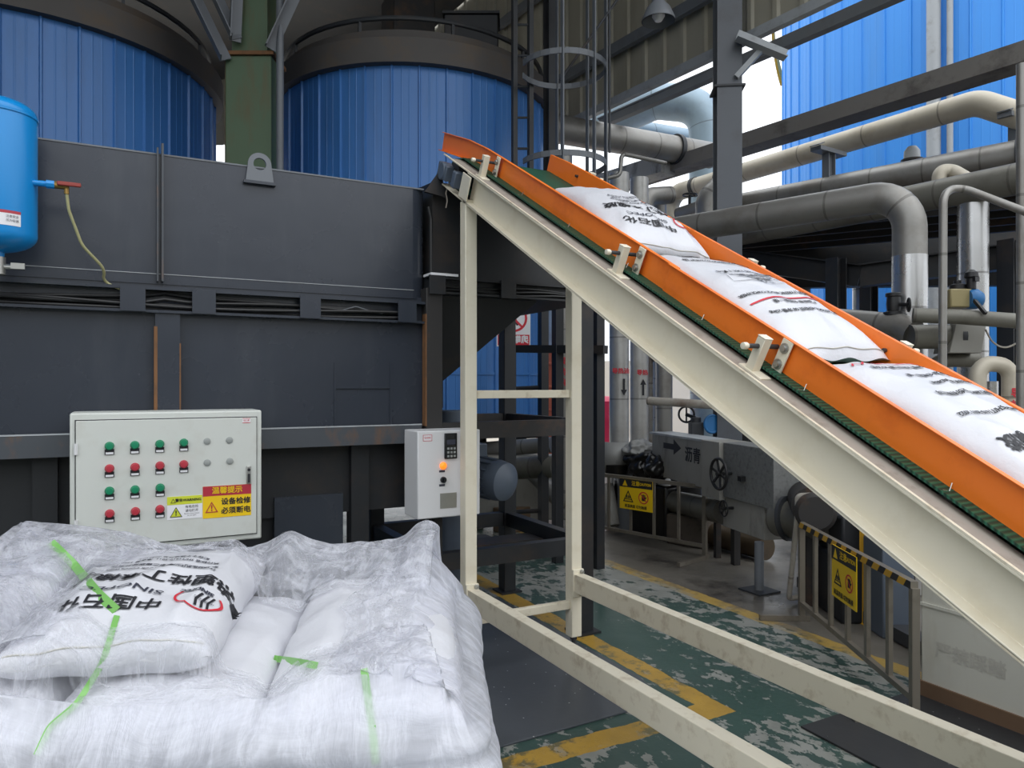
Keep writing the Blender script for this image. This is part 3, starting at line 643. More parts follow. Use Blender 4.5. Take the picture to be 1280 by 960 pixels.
m = MB(); m.bx(2.56, 2.70, Y0 - .05, Y0 + .1, 2.225, 2.30); m.build('yellow_block', M['ochre'], t)
# stirring drive behind the white box
t = thing('agitator_drive', 'slate grey electric motor and gearbox inside the black hopper frame', 'motor', (2.1, 4.55, .62))
ma, mb_ = P(586, 592, 4.75), P(634, 603, 4.55)
ax = (mb_ - ma).normalized()
m = MB(); m.lathe([(.11, -.02), (.118, 0), (.118, .24), (.11, .26)], ma, 28, ax); 
for k in range(14):
    a = 2 * PI * k / 14; x_ = ax.orthogonal().normalized(); y_ = ax.cross(x_); n_ = x_ * math.cos(a) + y_ * math.sin(a); m.bar(ma + n_ * .122 + ax * .01, ma + n_ * .122 + ax * .23, .008, .02, n_)
mo = m.build('motor_body', M['motor'], t)
m = MB(); m.lathe([(.125, .22), (.128, .25), (.118, .31), (.07, .345), (.001, .35)], ma, 28, ax); m.build('fan_cover', M['motor'], t)
m = MB(); m.box(ma + V((0.02, 0, .15)), (.16, .14, .09)); m.build('terminal_box', M['motor'], t, bevel=.008)
m = MB(); m.tube([ma + V((.10, -.02, .14)), ma + V((.13, -.06, .05)), ma + V((.06, -.10, -.09)), ma + V((-.03, -.12, -.14))], .009, 8, .04); m.build('motor_cable', M['cable'], t)
m = MB(); gb = P(590, 590, 4.75); m.box(gb + V((-.16, 0.05, -.02)), (.26, .28, .36)); m.lathe([(.12, -.7), (.12, -.2)], gb + V((-.1, .05, 0)), 20); m.lathe([(.1, .15), (.09, .40)], gb + V((-.12, .05, 0)), 20); m.build('gearbox', M['motor'], t, bevel=.01)
m = MB(); m.bx(1.66, 2.6, 4.40, 4.62, .47, .53); m.build('support_plate', M['blackrust'], t)
m = MB(); q = onZ(596, 690, .06); m.box((q.x, q.y, .06), (.5, .34, .06)); m.box((q.x, q.y, .015), (.56, .40, .03)); m.box((q.x + .02, q.y, .14), (.22, .16, .12))
tag(m.build('floor_plinth', M['darksteel'], bevel=.008), 'low dark steel plinth on the floor behind the black frame', 'plinth')
# ================================================================== INCLINED BELT CONVEYOR
SL = .56
def zb(y): return .5496 + SL * y
def zt(y): return .7266 + SL * y
TH = math.atan(SL); XN, XF = 1.65, 2.40
YB, YT = .12, 3.99
conv = thing('belt_conveyor', 'cream inclined belt conveyor with orange side guards and a green belt', 'conveyor', (2.0, 2.0, 0))
D = .1545
chan = [(0, 0), (.05, 0), (.05, D), (0, D), (0, D - .007), (.043, D - .007), (.043, .007), (0, .007)]
def side(x0, sgn, name):
    m = MB(); m.extyz([(u * sgn, v) for u, v in chan], [(YB, zb(YB)), (3.66, zb(3.66))], x0); m.build(name, M['cream'], conv, bevel=.0015)
side(XN, 1, 'side_beam'); side(XF, -1, 'side_beam')
for x0, sg in ((XN, 1), (XF, -1)):
    m = MB(); m.extyz([(u * sg, v) for u, v in [(0, D), (.010, D), (.010, D + .006), (0, D + .006)]], [(YB, zb(YB)), (3.99, zb(3.99))], x0); m.build('top_flange', M['creamdirty'], conv)
    m = MB(); m.extyz([(u * sg, v) for u, v in [(0, -.004), (.05, -.004), (.05, .003), (0, .003)]], [(YB, zb(YB)), (3.95, zb(3.95))], x0); m.build('bottom_flange', M['creamdirty'], conv)
    m = MB(); m.extyz([(u * sg, v) for u, v in [(.010, D), (.085, D), (.085, D + .005), (.010, D + .005)]], [(YB, zb(YB)), (3.9, zb(3.9))], x0); m.build('dusty_ledge', M['dust'], conv)
for yc in (3.60, 2.44, 1.72):
    pass
# take-up and bearing at the head
yh = 3.90; zh = zb(yh) + .085
m = MB(); m.cyl((XN + .06, yh, zh), (XF - .06, yh, zh), .065, 28); m.build('head_pulley', M['darksteel'], conv)
m = MB(); m.cyl((XN - .02, yh, zh), (XF + .02, yh, zh), .018, 14); m.build('pulley_shaft', M['zinc'], conv)
Rt = Matrix.Rotation(TH, 3, 'X')
for x_ in (XN + .005, XF - .005):
    m = MB(); m.box((x_, yh, zh), (.05, .13, .085), Rt); m.lathe([(.05, -.03), (.05, .03)], (x_, yh, zh), 20, (1, 0, 0)); m.box(V((x_, yh - .16, zh - .088)), (.05, .05, .09), Rt); m.build('bearing_block', M['motor'], conv, bevel=.006)
m = MB(); m.extyz([(-.008, .012), (.0, .012), (.0, D - .012), (-.008, D - .012)], [(3.60, zb(3.60)), (3.70, zb(3.70))], XN + .0); m.build('end_plate', M['cream'], conv, bevel=.003)
m = MB(); m.tube([V((XN + .03, 3.9, zb(3.9) + .03)), V((XN + .02, 3.93, zb(3.9) - .03)), V((XN + .03, 3.93, zb(3.93) - .09)), V((XN + .025, 3.94, zb(3.93) - .13))], .004, 6, .03); m.build('frayed_cord', M['dust'], conv)
# belt loop
zbt = lambda y: zt(y) + .024
path = [(YB, zbt(YB))] + [(y, zbt(y)) for y in (1, 2, 3)] + [(3.78, zbt(3.78))]
cy, cz, rad = yh, zh, .072
n0 = math.atan2(math.cos(TH), -math.sin(TH))
for k in range(11):
    a = n0 - PI * k / 10; path.append((cy + rad * math.cos(a), cz + rad * math.sin(a)))
path += [(3.7, zb(3.7) + .03), (YB, zb(YB) + .03)]
def strip(path, x0, x1, th):
    m = MB(); pp = [V((0, y, z)) for y, z in path]; rings = []
    for i, p in enumerate(pp):
        tt = ((pp[i + 1] - p).normalized() if i + 1 < len(pp) else V()) + ((p - pp[i - 1]).normalized() if i else V()); tt.normalize(); nn = V((0, -tt.z, tt.y))
        rings.append([V((x, 0, 0)) + p + nn * o for x, o in ((x0, 0), (x1, 0), (x1, th), (x0, th))])
    m.quadring(rings); return m
strip(path, XN + .062, XF - .062, .007).build('belt', M['belt'], conv)
m = MB(); m.extyz([(0, 0), (.50, 0), (.50, .008), (0, .008)], [(YB, zt(YB) + .006), (3.75, zt(3.75) + .006)], XN + .125); m.build('slider_bed', M['darksteel'], conv)
for y_ in (.6, 1.25, 1.9, 2.55, 3.2):
    m = MB(); m.cyl((XN + .05, y_, zb(y_) + .02), (XF - .05, y_, zb(y_) + .02), .022, 14); m.build('return_roller', M['zinc'], conv)
# orange guards
XG = 1.77
def zg(y): return .7486 + SL * y + .004
GH = .108
gprof = [(0, 0), (-.028, 0), (-.028, .003), (-.003, .003), (-.003, GH - .003), (-.018, GH - .003), (-.018, GH), (0, GH)]
def gpath(y0, y1, bend=True):
    ys = [y0, y1] if y1 <= 3.45 else [y0, 3.45, 3.62, 3.85, y1]
    ys = sorted(set(y for y in ys if y <= y1))
    return [(y, zg(y) - (0.62 * max(0, y - 3.5) ** 2 * .22 if bend else 0)) for y in ys]
m = MB(); m.extyz(gprof, gpath(2.085, 4.22), XG); m.build('side_guard', M['orange'], conv, bevel=.001)
m = MB(); m.extyz([(u - .009, v * 1.02 - .003) for u, v in gprof], gpath(YB, 2.12), XG); m.build('side_guard', M['orange'], conv, bevel=.001)
XGF = 2.265
gp2 = [(-u, v) for u, v in gprof]
m = MB(); m.extyz(gp2, gpath(YB, 2.6), XGF); m.build('side_guard', M['orange'], conv, bevel=.001)
m = MB(); m.extyz([(u + .003, v) for u, v in gp2], gpath(2.57, 3.80), XGF); m.build('side_guard', M['orange'], conv, bevel=.001)
# guard brackets
UP = V((0, -math.sin(TH), math.cos(TH))); AL = V((0, math.cos(TH), math.sin(TH))); XX = V((1, 0, 0))
Rb = Matrix((XX, AL, UP)).transposed()
def bracket(y, x0, xg, s):
    b0 = V((x0 + s * .042, y, zt(y))); hgt = .115
    m = MB(); m.box(b0 + UP * (hgt / 2), (.032, .032, hgt), Rb); m.box(b0 + UP * .006 - AL * .012, (.045, .10, .010), Rb); m.box(b0 + UP * (hgt + .002), (.034, .034, .004), Rb)
    br = m.build('guard_bracket', M['cream'], conv, bevel=.002)
    pg = V((xg - s * .024, y - .045, zg(y - .045))) + UP * .052
    m = MB(); m.box(pg, (.007, .042, .108), Rb); m.build('slotted_plate', M['cream'], br, bevel=.003)
    for k in (-.026, .026):
        m = MB(); m.lathe([(.010, -.012), (.010, -.004), (.016, -.004), (.016, .004)], pg + UP * k - XX * s * .004, 12, XX * s); m.build('bolt', M['zinc'], br)
    r0 = b0 + UP * (hgt - .028)
    m = MB(); m.cyl(r0 - XX * s * .066, r0 + XX * s * (abs(xg - x0) - .03), .0075, 10); m.build('rod', M['darksteel'], br)
    m = MB(); m.lathe([(.001, -.080), (.010, -.078), (.011, -.064), (.008, -.058)], r0, 14, XX * s); m.build('rod_knob', M['cream'], br)
for y_ in (3.50, 2.31, 1.625):
    bracket(y_, XN, XG, 1); bracket(y_, XF, XGF, -1)
bracket(.55, XN, XG, 1); bracket(.55, XF, XGF, -1)
for i in range(6):
    y_ = 3.15 - i * .42; p = V((XN + .10, y_, zt(y_) + .05)); m = MB(); m.tube([p, p + V((-.012, 0, -.02)), p + V((-.03, .004, -.015))], .0015, 5); m.build('clip_wire', M['zinc'], conv)
# legs, cross bars, long base beams
LY = 3.65
for x_ in (XN + .035, XF - .035):
    m = MB(); m.bx(x_ - .035, x_ + .035, LY - .035, LY + .035, .12, zb(LY) + .003); lg = m.build('leg', M['cream'], conv, bevel=.004)
    m = MB(); m.cyl((x_, LY, .0), (x_, LY, .13), .012, 10); m.lathe([(.045, 0), (.045, .008), (.02, .016)], (x_, LY, 0), 18); m.cyl((x_, LY, .10), (x_, LY, .118), .022, 6); m.build('levelling_foot', M['darksteel'], lg)
    m = MB(); m.bx(x_ - .037, x_ + .037, LY - .055, LY - .035, .36, .52); 
    m.build('joint_plate', M['cream'], lg, bevel=.003)
    for z in (.375, .505): m = MB(); m.lathe([(.014, 0), (.014, .010), (.008, .012), (.008, .02)], (x_ + .02, LY - .055, z), 6, (0, -1, 0)); m.build('bolt', M['zinc'], lg)
    m = MB(); m.bx(x_ - .03, x_ + .03, .20, LY - .05, .39, .495); m.build('base_beam', M['creamdirty'], conv, bevel=.003)
    m = MB(); m.bx(x_ - .035, x_ + .035, .20, .27, .12, zb(.27) + .0); lg = m.build('leg', M['cream'], conv, bevel=.004)
    m = MB(); m.cyl((x_, .235, .0), (x_, .235, .13), .012, 10); m.lathe([(.045, 0), (.045, .008), (.02, .016)], (x_, .235, 0), 18); m.build('levelling_foot', M['darksteel'], lg)
for z in (1.52, .285):
    m = MB(); m.bx(XN + .07, XF - .07, LY - .02, LY + .02, z, z + .045); m.build('cross_bar', M['creamdirty'], conv, bevel=.003)
m = MB(); m.bx(XN + .07, XF - .07, .22, .26, .3, .345); m.build('cross_bar', M['cream'], conv)

# ================================================================== SACKS
def sack_geo(L, W, H, seed, nu=44, nv=30, flat=.35, wr=1.0, sag=0):
    rnd = V((seed * 3.7, seed * 1.3, seed * 2.1)); vs = []; idx = {}
    def prof(u, v):
        a = (1 - abs(u) ** 3.2); b = (1 - abs(v) ** 2.6); return max(0, a) ** .42 * max(0, b) ** .5
    def pos(u, v, top):
        t_ = prof(u, v); x = u * W / 2 * (1 - .05 * (1 - abs(v)) * (0)); y = v * L / 2
        ear = .018 * (abs(u) ** 4) * (abs(v) ** 6); x *= 1 + ear
        edge = (abs(v) ** 14)
        k = noise.noise(V((x * 7, y * 7, 0)) + rnd) * .5 + noise.noise(V((x * 16, y * 9, 3)) + rnd) * .25 + noise.noise(V((x * 34, y * 30, 3)) + rnd) * .10
        rid = 1 - abs(noise.noise(V((x * 5.5, y * 3.2, 8)) + rnd)) * 2
        z = (H * (1 - flat) * t_ + .017 * wr * k * (.3 + t_) + .017 * wr * max(0, rid) ** 3 * t_) if top else -H * flat * t_ ** .6 + .004 * k * t_
        x += .010 * wr * noise.noise(V((y * 9, u * 2, 5)) + rnd) * abs(u); y += .012 * wr * noise.noise(V((x * 8, v * 2, 9)) + rnd) * abs(v)
        return V((x, y, z + .006 * edge * math.sin(x * 40 + seed)))
    def vid(i, j, top):
        e = i in (0, nu) or j in (0, nv); key = (i, j, True if e else top)
        if key not in idx:
            idx[key] = len(vs); vs.append(pos(-1 + 2 * i / nu, -1 + 2 * j / nv, top) if not e else pos(-1 + 2 * i / nu, -1 + 2 * j / nv, True))
        return idx[key]
    fs = []
    for top in (True, False):
        for i in range(nu):
            for j in range(nv):
                q = (vid(i, j, top), vid(i + 1, j, top), vid(i + 1, j + 1, top), vid(i, j + 1, top)); fs.append(q if top else q[::-1])
    return vs, fs
def sack(label, cat, L, W, H, seed, Mw, group=None, kw={}, seams=True):
    vs, fs = sack_geo(L, W, H, seed, **kw); o = Mw.translation
    t = thing('sack', label, cat, o, group)
    m = MB(); m.addmesh([Mw @ v for v in vs], fs); m.build('bag_body', M['bag'], t, smooth=80)
    bv = BVHTree.FromPolygons([tuple(v) for v in vs], fs)
    if seams:
        st = MB()
        for s in (-1, 1):
            row = [v for v in vs if abs(v.y - s * L / 2) < .03 and abs(v.x) < W / 2 * .94]
            row = sorted(row, key=lambda v: v.x); pts = []
            for k in range(40):
                x = -W / 2 * .92 + W * .92 * k / 39; h = bv.ray_cast(V((x, s * (L / 2 - .022), 1)), V((0, 0, -1)))
                if h[0]: pts.append(Mw @ (h[0] + V((0, 0, .001))))
            if len(pts) > 3: st.tube(pts, .0022, 5)
        st.build('stitched_seam', M['faded'], t)
    return t, bv
def print_on(t, bv, Mw, rows, name, mt):
    for s, x, y, size, rot, bold, xs in rows:
        mb = MB(); vs, fs = text_geo(s, size, bold, xs); R = Matrix.Rotation(rot, 2); tmp = bmesh.new()
        vv = [tmp.verts.new((*(R @ V((a, b)) + V((x, y))), c)) for a, b, c in vs]
        for f in fs:
            try: tmp.faces.new([vv[i] for i in f])
            except ValueError: pass
        for _ in range(5):
            le = [e for e in tmp.edges if e.calc_length() > .012]
            if not le: break
            bmesh.ops.subdivide_edges(tmp, edges=le, cuts=1); bmesh.ops.triangulate(tmp, faces=tmp.faces)
        ok = True
        for v in tmp.verts:
            h = bv.ray_cast(V((v.co.x, v.co.y, 1)), V((0, 0, -1)))
            v.co = (h[0] + V((0, 0, .0035 + v.co.z))) if h[0] else V((v.co.x, v.co.y, .0))
        tmp.verts.index_update(); mb.addmesh([Mw @ v.co for v in tmp.verts], [tuple(v.index for v in f.verts) for f in tmp.faces]); tmp.free()
        mb.build(name, mt, t, recalc=False)
def stroke_on(t, bv, Mw, lines, wd_, name, mt):
    mb = MB()
    for ln in lines:
        pts = []
        for i in range(len(ln) - 1):
            for k in range(8):
                a = V(ln[i]).lerp(V(ln[i + 1]), k / 8); pts.append(a)
        pts.append(V(ln[-1])); P3 = []
        for i, p in enumerate(pts):
            tt = (pts[min(i + 1, len(pts) - 1)] - pts[max(i - 1, 0)]).normalized(); nn = V((-tt.y, tt.x)) * wd_ / 2; pr = []
            for q in (p + nn, p - nn):
                h = bv.ray_cast(V((q.x, q.y, 1)), V((0, 0, -1))); pr.append(Mw @ (h[0] + V((0, 0, .0035)) if h[0] else V((q.x, q.y, 0))))
            P3.append(pr)
        mb.quadring(P3, close=False)
    mb.build(name, mt, t, recalc=False)
BIG = '热塑性丁苯橡胶'
FINE = ['聚苯乙烯-丁二烯-苯乙烯嵌段共聚物', '执行标准 SH/T1610-2011', '净含量 25kg', 'STYRENE BUTADIENE BLOCK COPOLYMER']
def logo_rows(x, y, k=1.0, rot=PI):
    return [('SINOPEC', x, y + .028 * k, .020 * k, rot, .0, .9), ('中国石化', x, y + .004 * k, .014 * k, rot, 0, 1)]
def print_front(t, bv, Mw, rot=PI, oy=0.0, ox=0.0):
    # as seen from the low end the print stands upside down: the logo row is nearest to the low end
    print_on(t, bv, Mw, [(BIG, .01 + ox, .045 + oy, .061, rot, .0016, .98), ('中国石化', -.055 + ox, -.105 + oy, .050, rot, .001, 1.25)], 'large_print_line', M['ink'])
    print_on(t, bv, Mw, [('SINOPEC', -.045 + ox, -.045 + oy, .036, rot, .0005, 1.35), ('SINOPEC', .128 + ox, -.03 + oy, .021, rot, .001, .95), ('中国石化', .155 + ox, -.075 + oy, .012, rot, 0, 1),
        (FINE[3], .0 + ox, .115 + oy, .0155, rot, .0004, .95), (FINE[0], .0 + ox, .15 + oy, .018, rot, .0004, 1), (FINE[1] + '  ' + FINE[2], .0 + ox, .20 + oy, .016, rot, .0003, 1), ('贮存于干燥通风处 严禁烟火', .0 + ox, .23 + oy, .016, rot, .0003, 1)], 'small_print_line', M['greyink'])
    arc = [(.140 + ox + .054 * math.cos(a), -.066 + oy + .054 * math.sin(a)) for a in [PI * .80 + PI * 1.4 * k / 20 for k in range(21)]]
    stroke_on(t, bv, Mw, [arc], .006, 'red_logo_ring', M['redink'])
    stroke_on(t, bv, Mw, [[(.155 + ox + d_, -.108 + oy), (.151 + ox + d_, -.08 + oy), (.160 + ox + d_, -.045 + oy)] for d_ in (-.014, 0, .014)], .006, 'logo_bars', M['ink'])
def on_belt(yc, xc, rz, lift=.052, pitch=0):
    Rr = Matrix((XX, AL, UP)).transposed().to_4x4() @ Matrix.Rotation(rz, 4, 'Z') @ Matrix.Rotation(pitch, 4, 'X')
    return Matrix.Translation(V((xc, yc, zbt(yc) + .008)) + UP * lift) @ Rr
CG = 'sacks riding the conveyor belt'
Mw = on_belt(2.72, 2.03, -.10, .047, .02)
t, bv = sack('white printed sack highest on the conveyor, just below the belt head', 'sack', .80, .45, .145, 3, Mw, CG); print_front(t, bv, Mw, PI - .16, -.14, .02)
Mw = on_belt(1.935, 2.02, .03, .042, .0)
t, bv = sack('white sack with fine print and a pink stroke, midway up the conveyor belt', 'sack', .82, .455, .125, 7, Mw, CG, dict(wr=.7))
rot = PI
print_on(t, bv, Mw, [('热塑性丁苯橡胶', 0, .33, .040, rot, .001, 1), ('中国石化巴陵石化分公司产品', .0, .255, .024, rot, .0006, 1.1), ('使用说明 SBS 1301-1 贮存', .02, .125, .024, rot, .0006, 1.1), ('一、本产品应存放在通风干燥处', .02, .085, .018, rot, .0005, 1.1), ('二、运输时避免日晒雨淋', .02, .058, .018, rot, .0005, 1.1), ('三、严禁烟火', .02, .031, .018, rot, .0005, 1.1),
    ('热塑性弹性体 STYRENIC BLOCK COPOLYMER', .0, -.08, .0215, rot, .0005, .88), ('产品标准 合格品 一级', .0, -.145, .022, rot, .0005, 1), ('批号 20220415 检验员 08 净重 25kg', .0, -.205, .023, rot, .0005, .95)], 'small_print_line', M['ink'])
stroke_on(t, bv, Mw, [[(-.19, -.135), (-.08, -.12), (.03, -.118), (.15, -.112)]], .008, 'pink_stroke', M['redink'])
stroke_on(t, bv, Mw, [[(-.14, .105 - .015), (-.14, .015), (.19, .015), (.19, .09)]], .002, 'print_frame', M['greyink'])
Mw = on_belt(1.145, 2.03, .02, .045, .0)
t, bv = sack('white sack with a red scrawl, lowest on the conveyor belt', 'sack', .84, .455, .13, 11, Mw, CG, dict(wr=.7))
print_on(t, bv, Mw, [('热塑性丁苯橡胶', .03, -.10, .060, rot, .0016, .95)], 'large_print_line', M['ink'])
print_on(t, bv, Mw, [('净重 25kg 毛重 25.2kg', -.02, .31, .024, rot, .0005, 1), ('产品标准 合格品 一级', .03, .245, .020, rot, .0005, 1.1), ('STYRENE BUTADIENE', .06, .195, .020, rot, .0005, 1), ('中国石油化工股份有限公司', .03, .13, .021, rot, .0005, 1.1), ('Standard SH/T1610-2011 2022', -.02, .03, .022, rot, .0005, 1)], 'small_print_line', M['ink'])
stroke_on(t, bv, Mw, [[(-.17, .345), (-.15, .365), (-.13, .345), (-.10, .37), (-.06, .35), (-.02, .365), (.03, .35), (.09, .36), (.14, .345)]], .006, 'red_scrawl', M['redink'])
# ================================================================== WRAPPED PALLET OF SACKS
PC = V((.20, 2.14, 0)); AX = math.radians(-22)
EX = V((math.cos(AX), math.sin(AX), 0)); EY = V((-math.sin(AX), math.cos(AX), 0))
RP = Matrix((EX, EY, V((0, 0, 1)))).transposed().to_4x4()
def pl(u, v, z): return PC + EX * u + EY * v + V((0, 0, z))
t = thing('pallet', 'wooden pallet hidden under the wrapped white sacks', 'pallet', PC)
for v_ in (-.4, -.2, 0, .2, .4):
    m = MB(); m.box(pl(0, v_, .13), (1.36, .11, .02), RP.to_3x3()); m.build('deck_board', M['wood'], t)
for u_ in (-.6, 0, .6):
    m = MB(); m.box(pl(u_, 0, .06), (.1, .94, .12), RP.to_3x3()); m.build('bearer', M['wood'], t)
ALLV, ALLF = [], []
def reg(vs, fs, Mw):
    o = len(ALLV); ALLV.extend([tuple(Mw @ v) for v in vs]); ALLF.extend([tuple(i + o for i in f) for f in fs])
LH = .158; WID = .445; LEN = .88
protos = {}
G2 = 'sacks in the wrapped pallet stack'
names = {-1: 'left', 0: 'middle', 1: 'right'}
for lay in range(5):
    for c in (-1, 0, 1):
        seed = 20 + (lay * 3 + c) % 4
        bul = 1.12 if lay < 4 else 1.03
        u = c * .435 * bul; z = .14 + lay * LH + LH * .5 + (.03 if lay == 4 and c == 1 else 0)
        Mw = Matrix.Translation(pl(u + .01 * math.sin(lay * 5 + c), .012 * math.cos(lay * 3 + c), z)) @ RP @ Matrix.Rotation(math.radians(4.5 if lay == 4 and c == 1 else 0), 4, 'X')
        vs, fs = sack_geo(LEN, WID * bul, LH * 1.12, seed, 30, 34, .48, .9)
        reg(vs, fs, Mw)
        if lay == 4: lab = {-1: 'white sack under crinkled film at the left end of the pallet stack', 0: 'white sack in the pallet stack directly below the loose printed sack', 1: 'plain white sack lying uncovered at the right of the pallet top'}[c]
        else: lab = 'white sack in the wrapped pallet side, %s column, %s layer from the bottom' % (names[c], ('first', 'second', 'third', 'fourth')[lay])
        key = seed if lay < 4 else None
        tt = thing('sack', lab, 'sack', Mw.translation, G2)
        m = MB(); m.addmesh([Mw @ v for v in vs], fs); m.build('bag_body', M['bag'], tt, smooth=80)
# second film-covered sack of the top layer at the left and the loose printed sack
Mw = Matrix.Translation(pl(-.60, .06, 1.0)) @ RP @ Matrix.Rotation(math.radians(4), 4, 'Z') @ Matrix.Rotation(math.radians(3), 4, 'X')
vs, fs = sack_geo(.80, .45, .15, 31, 36, 40, .4, 1.0); reg(vs, fs, Mw)
tt = thing('sack', 'white sack of the topmost layer under the film left of the printed sack', 'sack', Mw.translation, G2); m = MB(); m.addmesh([Mw @ v for v in vs], fs); m.build('bag_body', M['bag'], tt, smooth=80)
Mw = Matrix.Translation(pl(-.135, .06, .99)) @ RP @ Matrix.Rotation(math.radians(3), 4, 'Z') @ Matrix.Rotation(math.radians(2), 4, 'X')
SW, SLN = .46, .80
t, bv = sack('white printed sack lying on top of the wrapped pallet', 'sack', SLN, SW, .17, 5, Mw, G2, dict(nu=50, nv=50, flat=.38, wr=1.2))
vs, fs = sack_geo(SLN, SW, .17, 5, 50, 50, .38, 1.2); reg(vs, fs, Mw)
print_front(t, bv, Mw, PI - .05, -.15, .02)
BAGS = BVHTree.FromPolygons(ALLV, ALLF)

# the film: a torn-open stretch hood, its collar folded in over the top
def rrect(a, b, r, n):
    pts = []; per = 2 * (2 * a - 2 * r) + 2 * (2 * b - 2 * r) + 2 * PI * r
    segs = [('l', V((-a + r, -b)), V((a - r, -b)), V((0, -1))), ('c', V((a - r, -b + r)), -PI / 2), ('l', V((a, -b + r)), V((a, b - r)), V((1, 0))), ('c', V((a - r, b - r)), 0),
            ('l', V((a - r, b)), V((-a + r, b)), V((0, 1))), ('c', V((-a + r, b - r)), PI / 2), ('l', V((-a, b - r)), V((-a, -b + r)), V((-1, 0))), ('c', V((-a + r, -b + r)), PI)]
    for k in range(n):
        s = per * k / n
        for sg in segs:
            ln = (sg[2] - sg[1]).length if sg[0] == 'l' else PI / 2 * r
            if s <= ln + 1e-9:
                if sg[0] == 'l': pts.append((sg[1].lerp(sg[2], s / ln), sg[3]))
                else:
                    a_ = sg[2] + s / r; d = V((math.cos(a_), math.sin(a_))); pts.append((sg[1] + d * r, d))
                break
            s -= ln
    return pts
NS, NT1, NT2 = 420, 46, 34
HA, HB = .755, .47
ring = rrect(HA, HB, .11, NS)
def sm(x, a, b): x = min(1, max(0, (x - a) / (b - a))); return x * x * (3 - 2 * x)
rows = []
def fbm(p, s): return noise.noise(V((p[0] * s, p[1] * s, p[2] * s))) + .5 * noise.noise(V((p[0] * s * 2.1, p[1] * s * 2.1, p[2] * s * 2.1)))
grid = []
for i in range(NS):
    p, n = ring[i]; u, v = p.x, p.y
    rear = sm(v, -.1, .42); right = sm(u, .2, .66); left = sm(-u, .1, .6)
    ztop = .905 + rear * (.17 + .09 * left + .03 * right) + left * .10 * (1 - rear) + .015 * noise.noise(V((u * 4, v * 4, 1))) + rear * (.06 * math.exp(-((u - .60) / .06) ** 2) + .05 * math.exp(-((u - .16) / .05) ** 2))
    inw = .10 + .12 * right * (1 - rear) + .34 * left * (1 - .2 * rear) + .07 * rear + .05 * noise.noise(V((u * 5, v * 5, 7)))
    inw = max(.05, inw)
    col = []
    for j in range(NT1 + 1):
        f = j / NT1; z = .12 + (ztop - .12) * f
        lay = (z - .14) / LH; sc = abs(math.sin(PI * lay)) ** .6 if z < .14 + 5 * LH else 1
        o = .035 * sc - .012
        o -= (.10 + .09 * right) * sm(z, .76, ztop + .02) ** 1.5
        o += .012 * noise.noise(V((u * 3 + z, v * 3, z * 9))) + .006 * noise.noise(V((u * 20, v * 20, z * 4)))
        # upper edge rounding
        col.append((u + n.x * o, v + n.y * o, z))
    u0, v0, z0 = col[-1]
    cx, cy = (0.05 - u0), (0.0 - v0); L = math.hypot(cx, cy) or 1; dx, dy = -n.x * .8 + cx / L * .2, -n.y * .8 + cy / L * .2
    for j in range(1, NT2 + 1):
        f = j / NT2; d = inw * f; uu, vv = u0 + dx * d, v0 + dy * d
        z = z0 + .02 * math.sin(f * PI) * (1 - .3 * rear) - .05 * f * (1 - rear)
        q = pl(uu, vv, 2.0); h = BAGS.ray_cast(q, V((0, 0, -1))); zb_ = h[0].z if h[0] else .3
        z = max(z - .10 * f, zb_ + .008)
        z = max(z if f < .5 else zb_ + .008 + (z - zb_ - .008) * (1 - sm(f, .5, 1)) , zb_ + .008)
        rid = 1 - abs(noise.noise(V((u * 9 + f, v * 9, f * 2.5)))) * 2.2
        z += .026 * max(0, rid) ** 2 * (.4 + .6 * math.sin(f * PI)) + .005 * noise.noise(V((uu * 22, vv * 22, 2)))
        col.append((uu, vv, z))
    grid.append(col)
# smooth along the perimeter a little
for _ in range(2):
    g2 = []
    for i in range(NS):
        a_, b_, c_ = grid[i - 1], grid[i], grid[(i + 1) % NS]
        g2.append([tuple((a_[j][k] + 2 * b_[j][k] + c_[j][k]) / 4 for k in range(3)) for j in range(len(b_))])
    grid = [list(map(list, c)) for c in g2]
for i in range(NS):
    nrm2 = ring[i][1]; dn = (EX * nrm2.x + EY * nrm2.y)
    for j in range(len(grid[i])):
        u, v, z = grid[i][j]
        if j <= NT1:
            p = pl(u, v, z); h = BAGS.ray_cast(p + dn * .5, -dn, .62)
            if h[0] and (h[0] - p).dot(dn) > -.005:
                q = h[0] + dn * .007; grid[i][j] = [(q - PC).dot(EX), (q - PC).dot(EY), z]
        u, v, z = grid[i][j]
        if j > NT1 - 6:
            h = BAGS.ray_cast(pl(u, v, 2.0), V((0, 0, -1)))
            if h[0] and h[0].z + .007 > z: grid[i][j][2] = h[0].z + .007
m = MB(); vr = []
for i in range(NS): vr.append([m.bm.verts.new(pl(*q)) for q in grid[i]])
nj = len(grid[0])
FV, FF = [pl(*q) for col in grid for q in col], []
for i in range(NS):
    k = (i + 1) % NS
    for j in range(nj - 1):
        f = m.bm.faces.new((vr[i][j], vr[k][j], vr[k][j + 1], vr[i][j + 1]))
        for lp, (a_, b_) in zip(f.loops, ((i, j), (i + 1, j), (i + 1, j + 1), (i, j + 1))): lp[m.uv].uv = (a_ / NS * 4.2, b_ / nj * 1.2)
        FF.append((i * nj + j, k * nj + j, k * nj + j + 1, i * nj + j + 1))
film = tag(m.build('stretch_film', M['film'], smooth=180), 'crinkled clear plastic stretch film wrapped around the pallet of white sacks', 'plastic film')
FILM = BVHTree.FromPolygons([tuple(v) for v in FV], FF)
def hit(px, py, lift=.006):
    o = V((0, 0, EYE)); d = (P(px, py, 1.0) - o).normalized(); best = None
    for b in (FILM, BAGS):
        h = b.ray_cast(o, d)
        if h[0] and (best is None or h[3] < best[1]): best = (h[0] - d * (.004 if b is BAGS else -.004), h[3])
    return best[0] if best else None
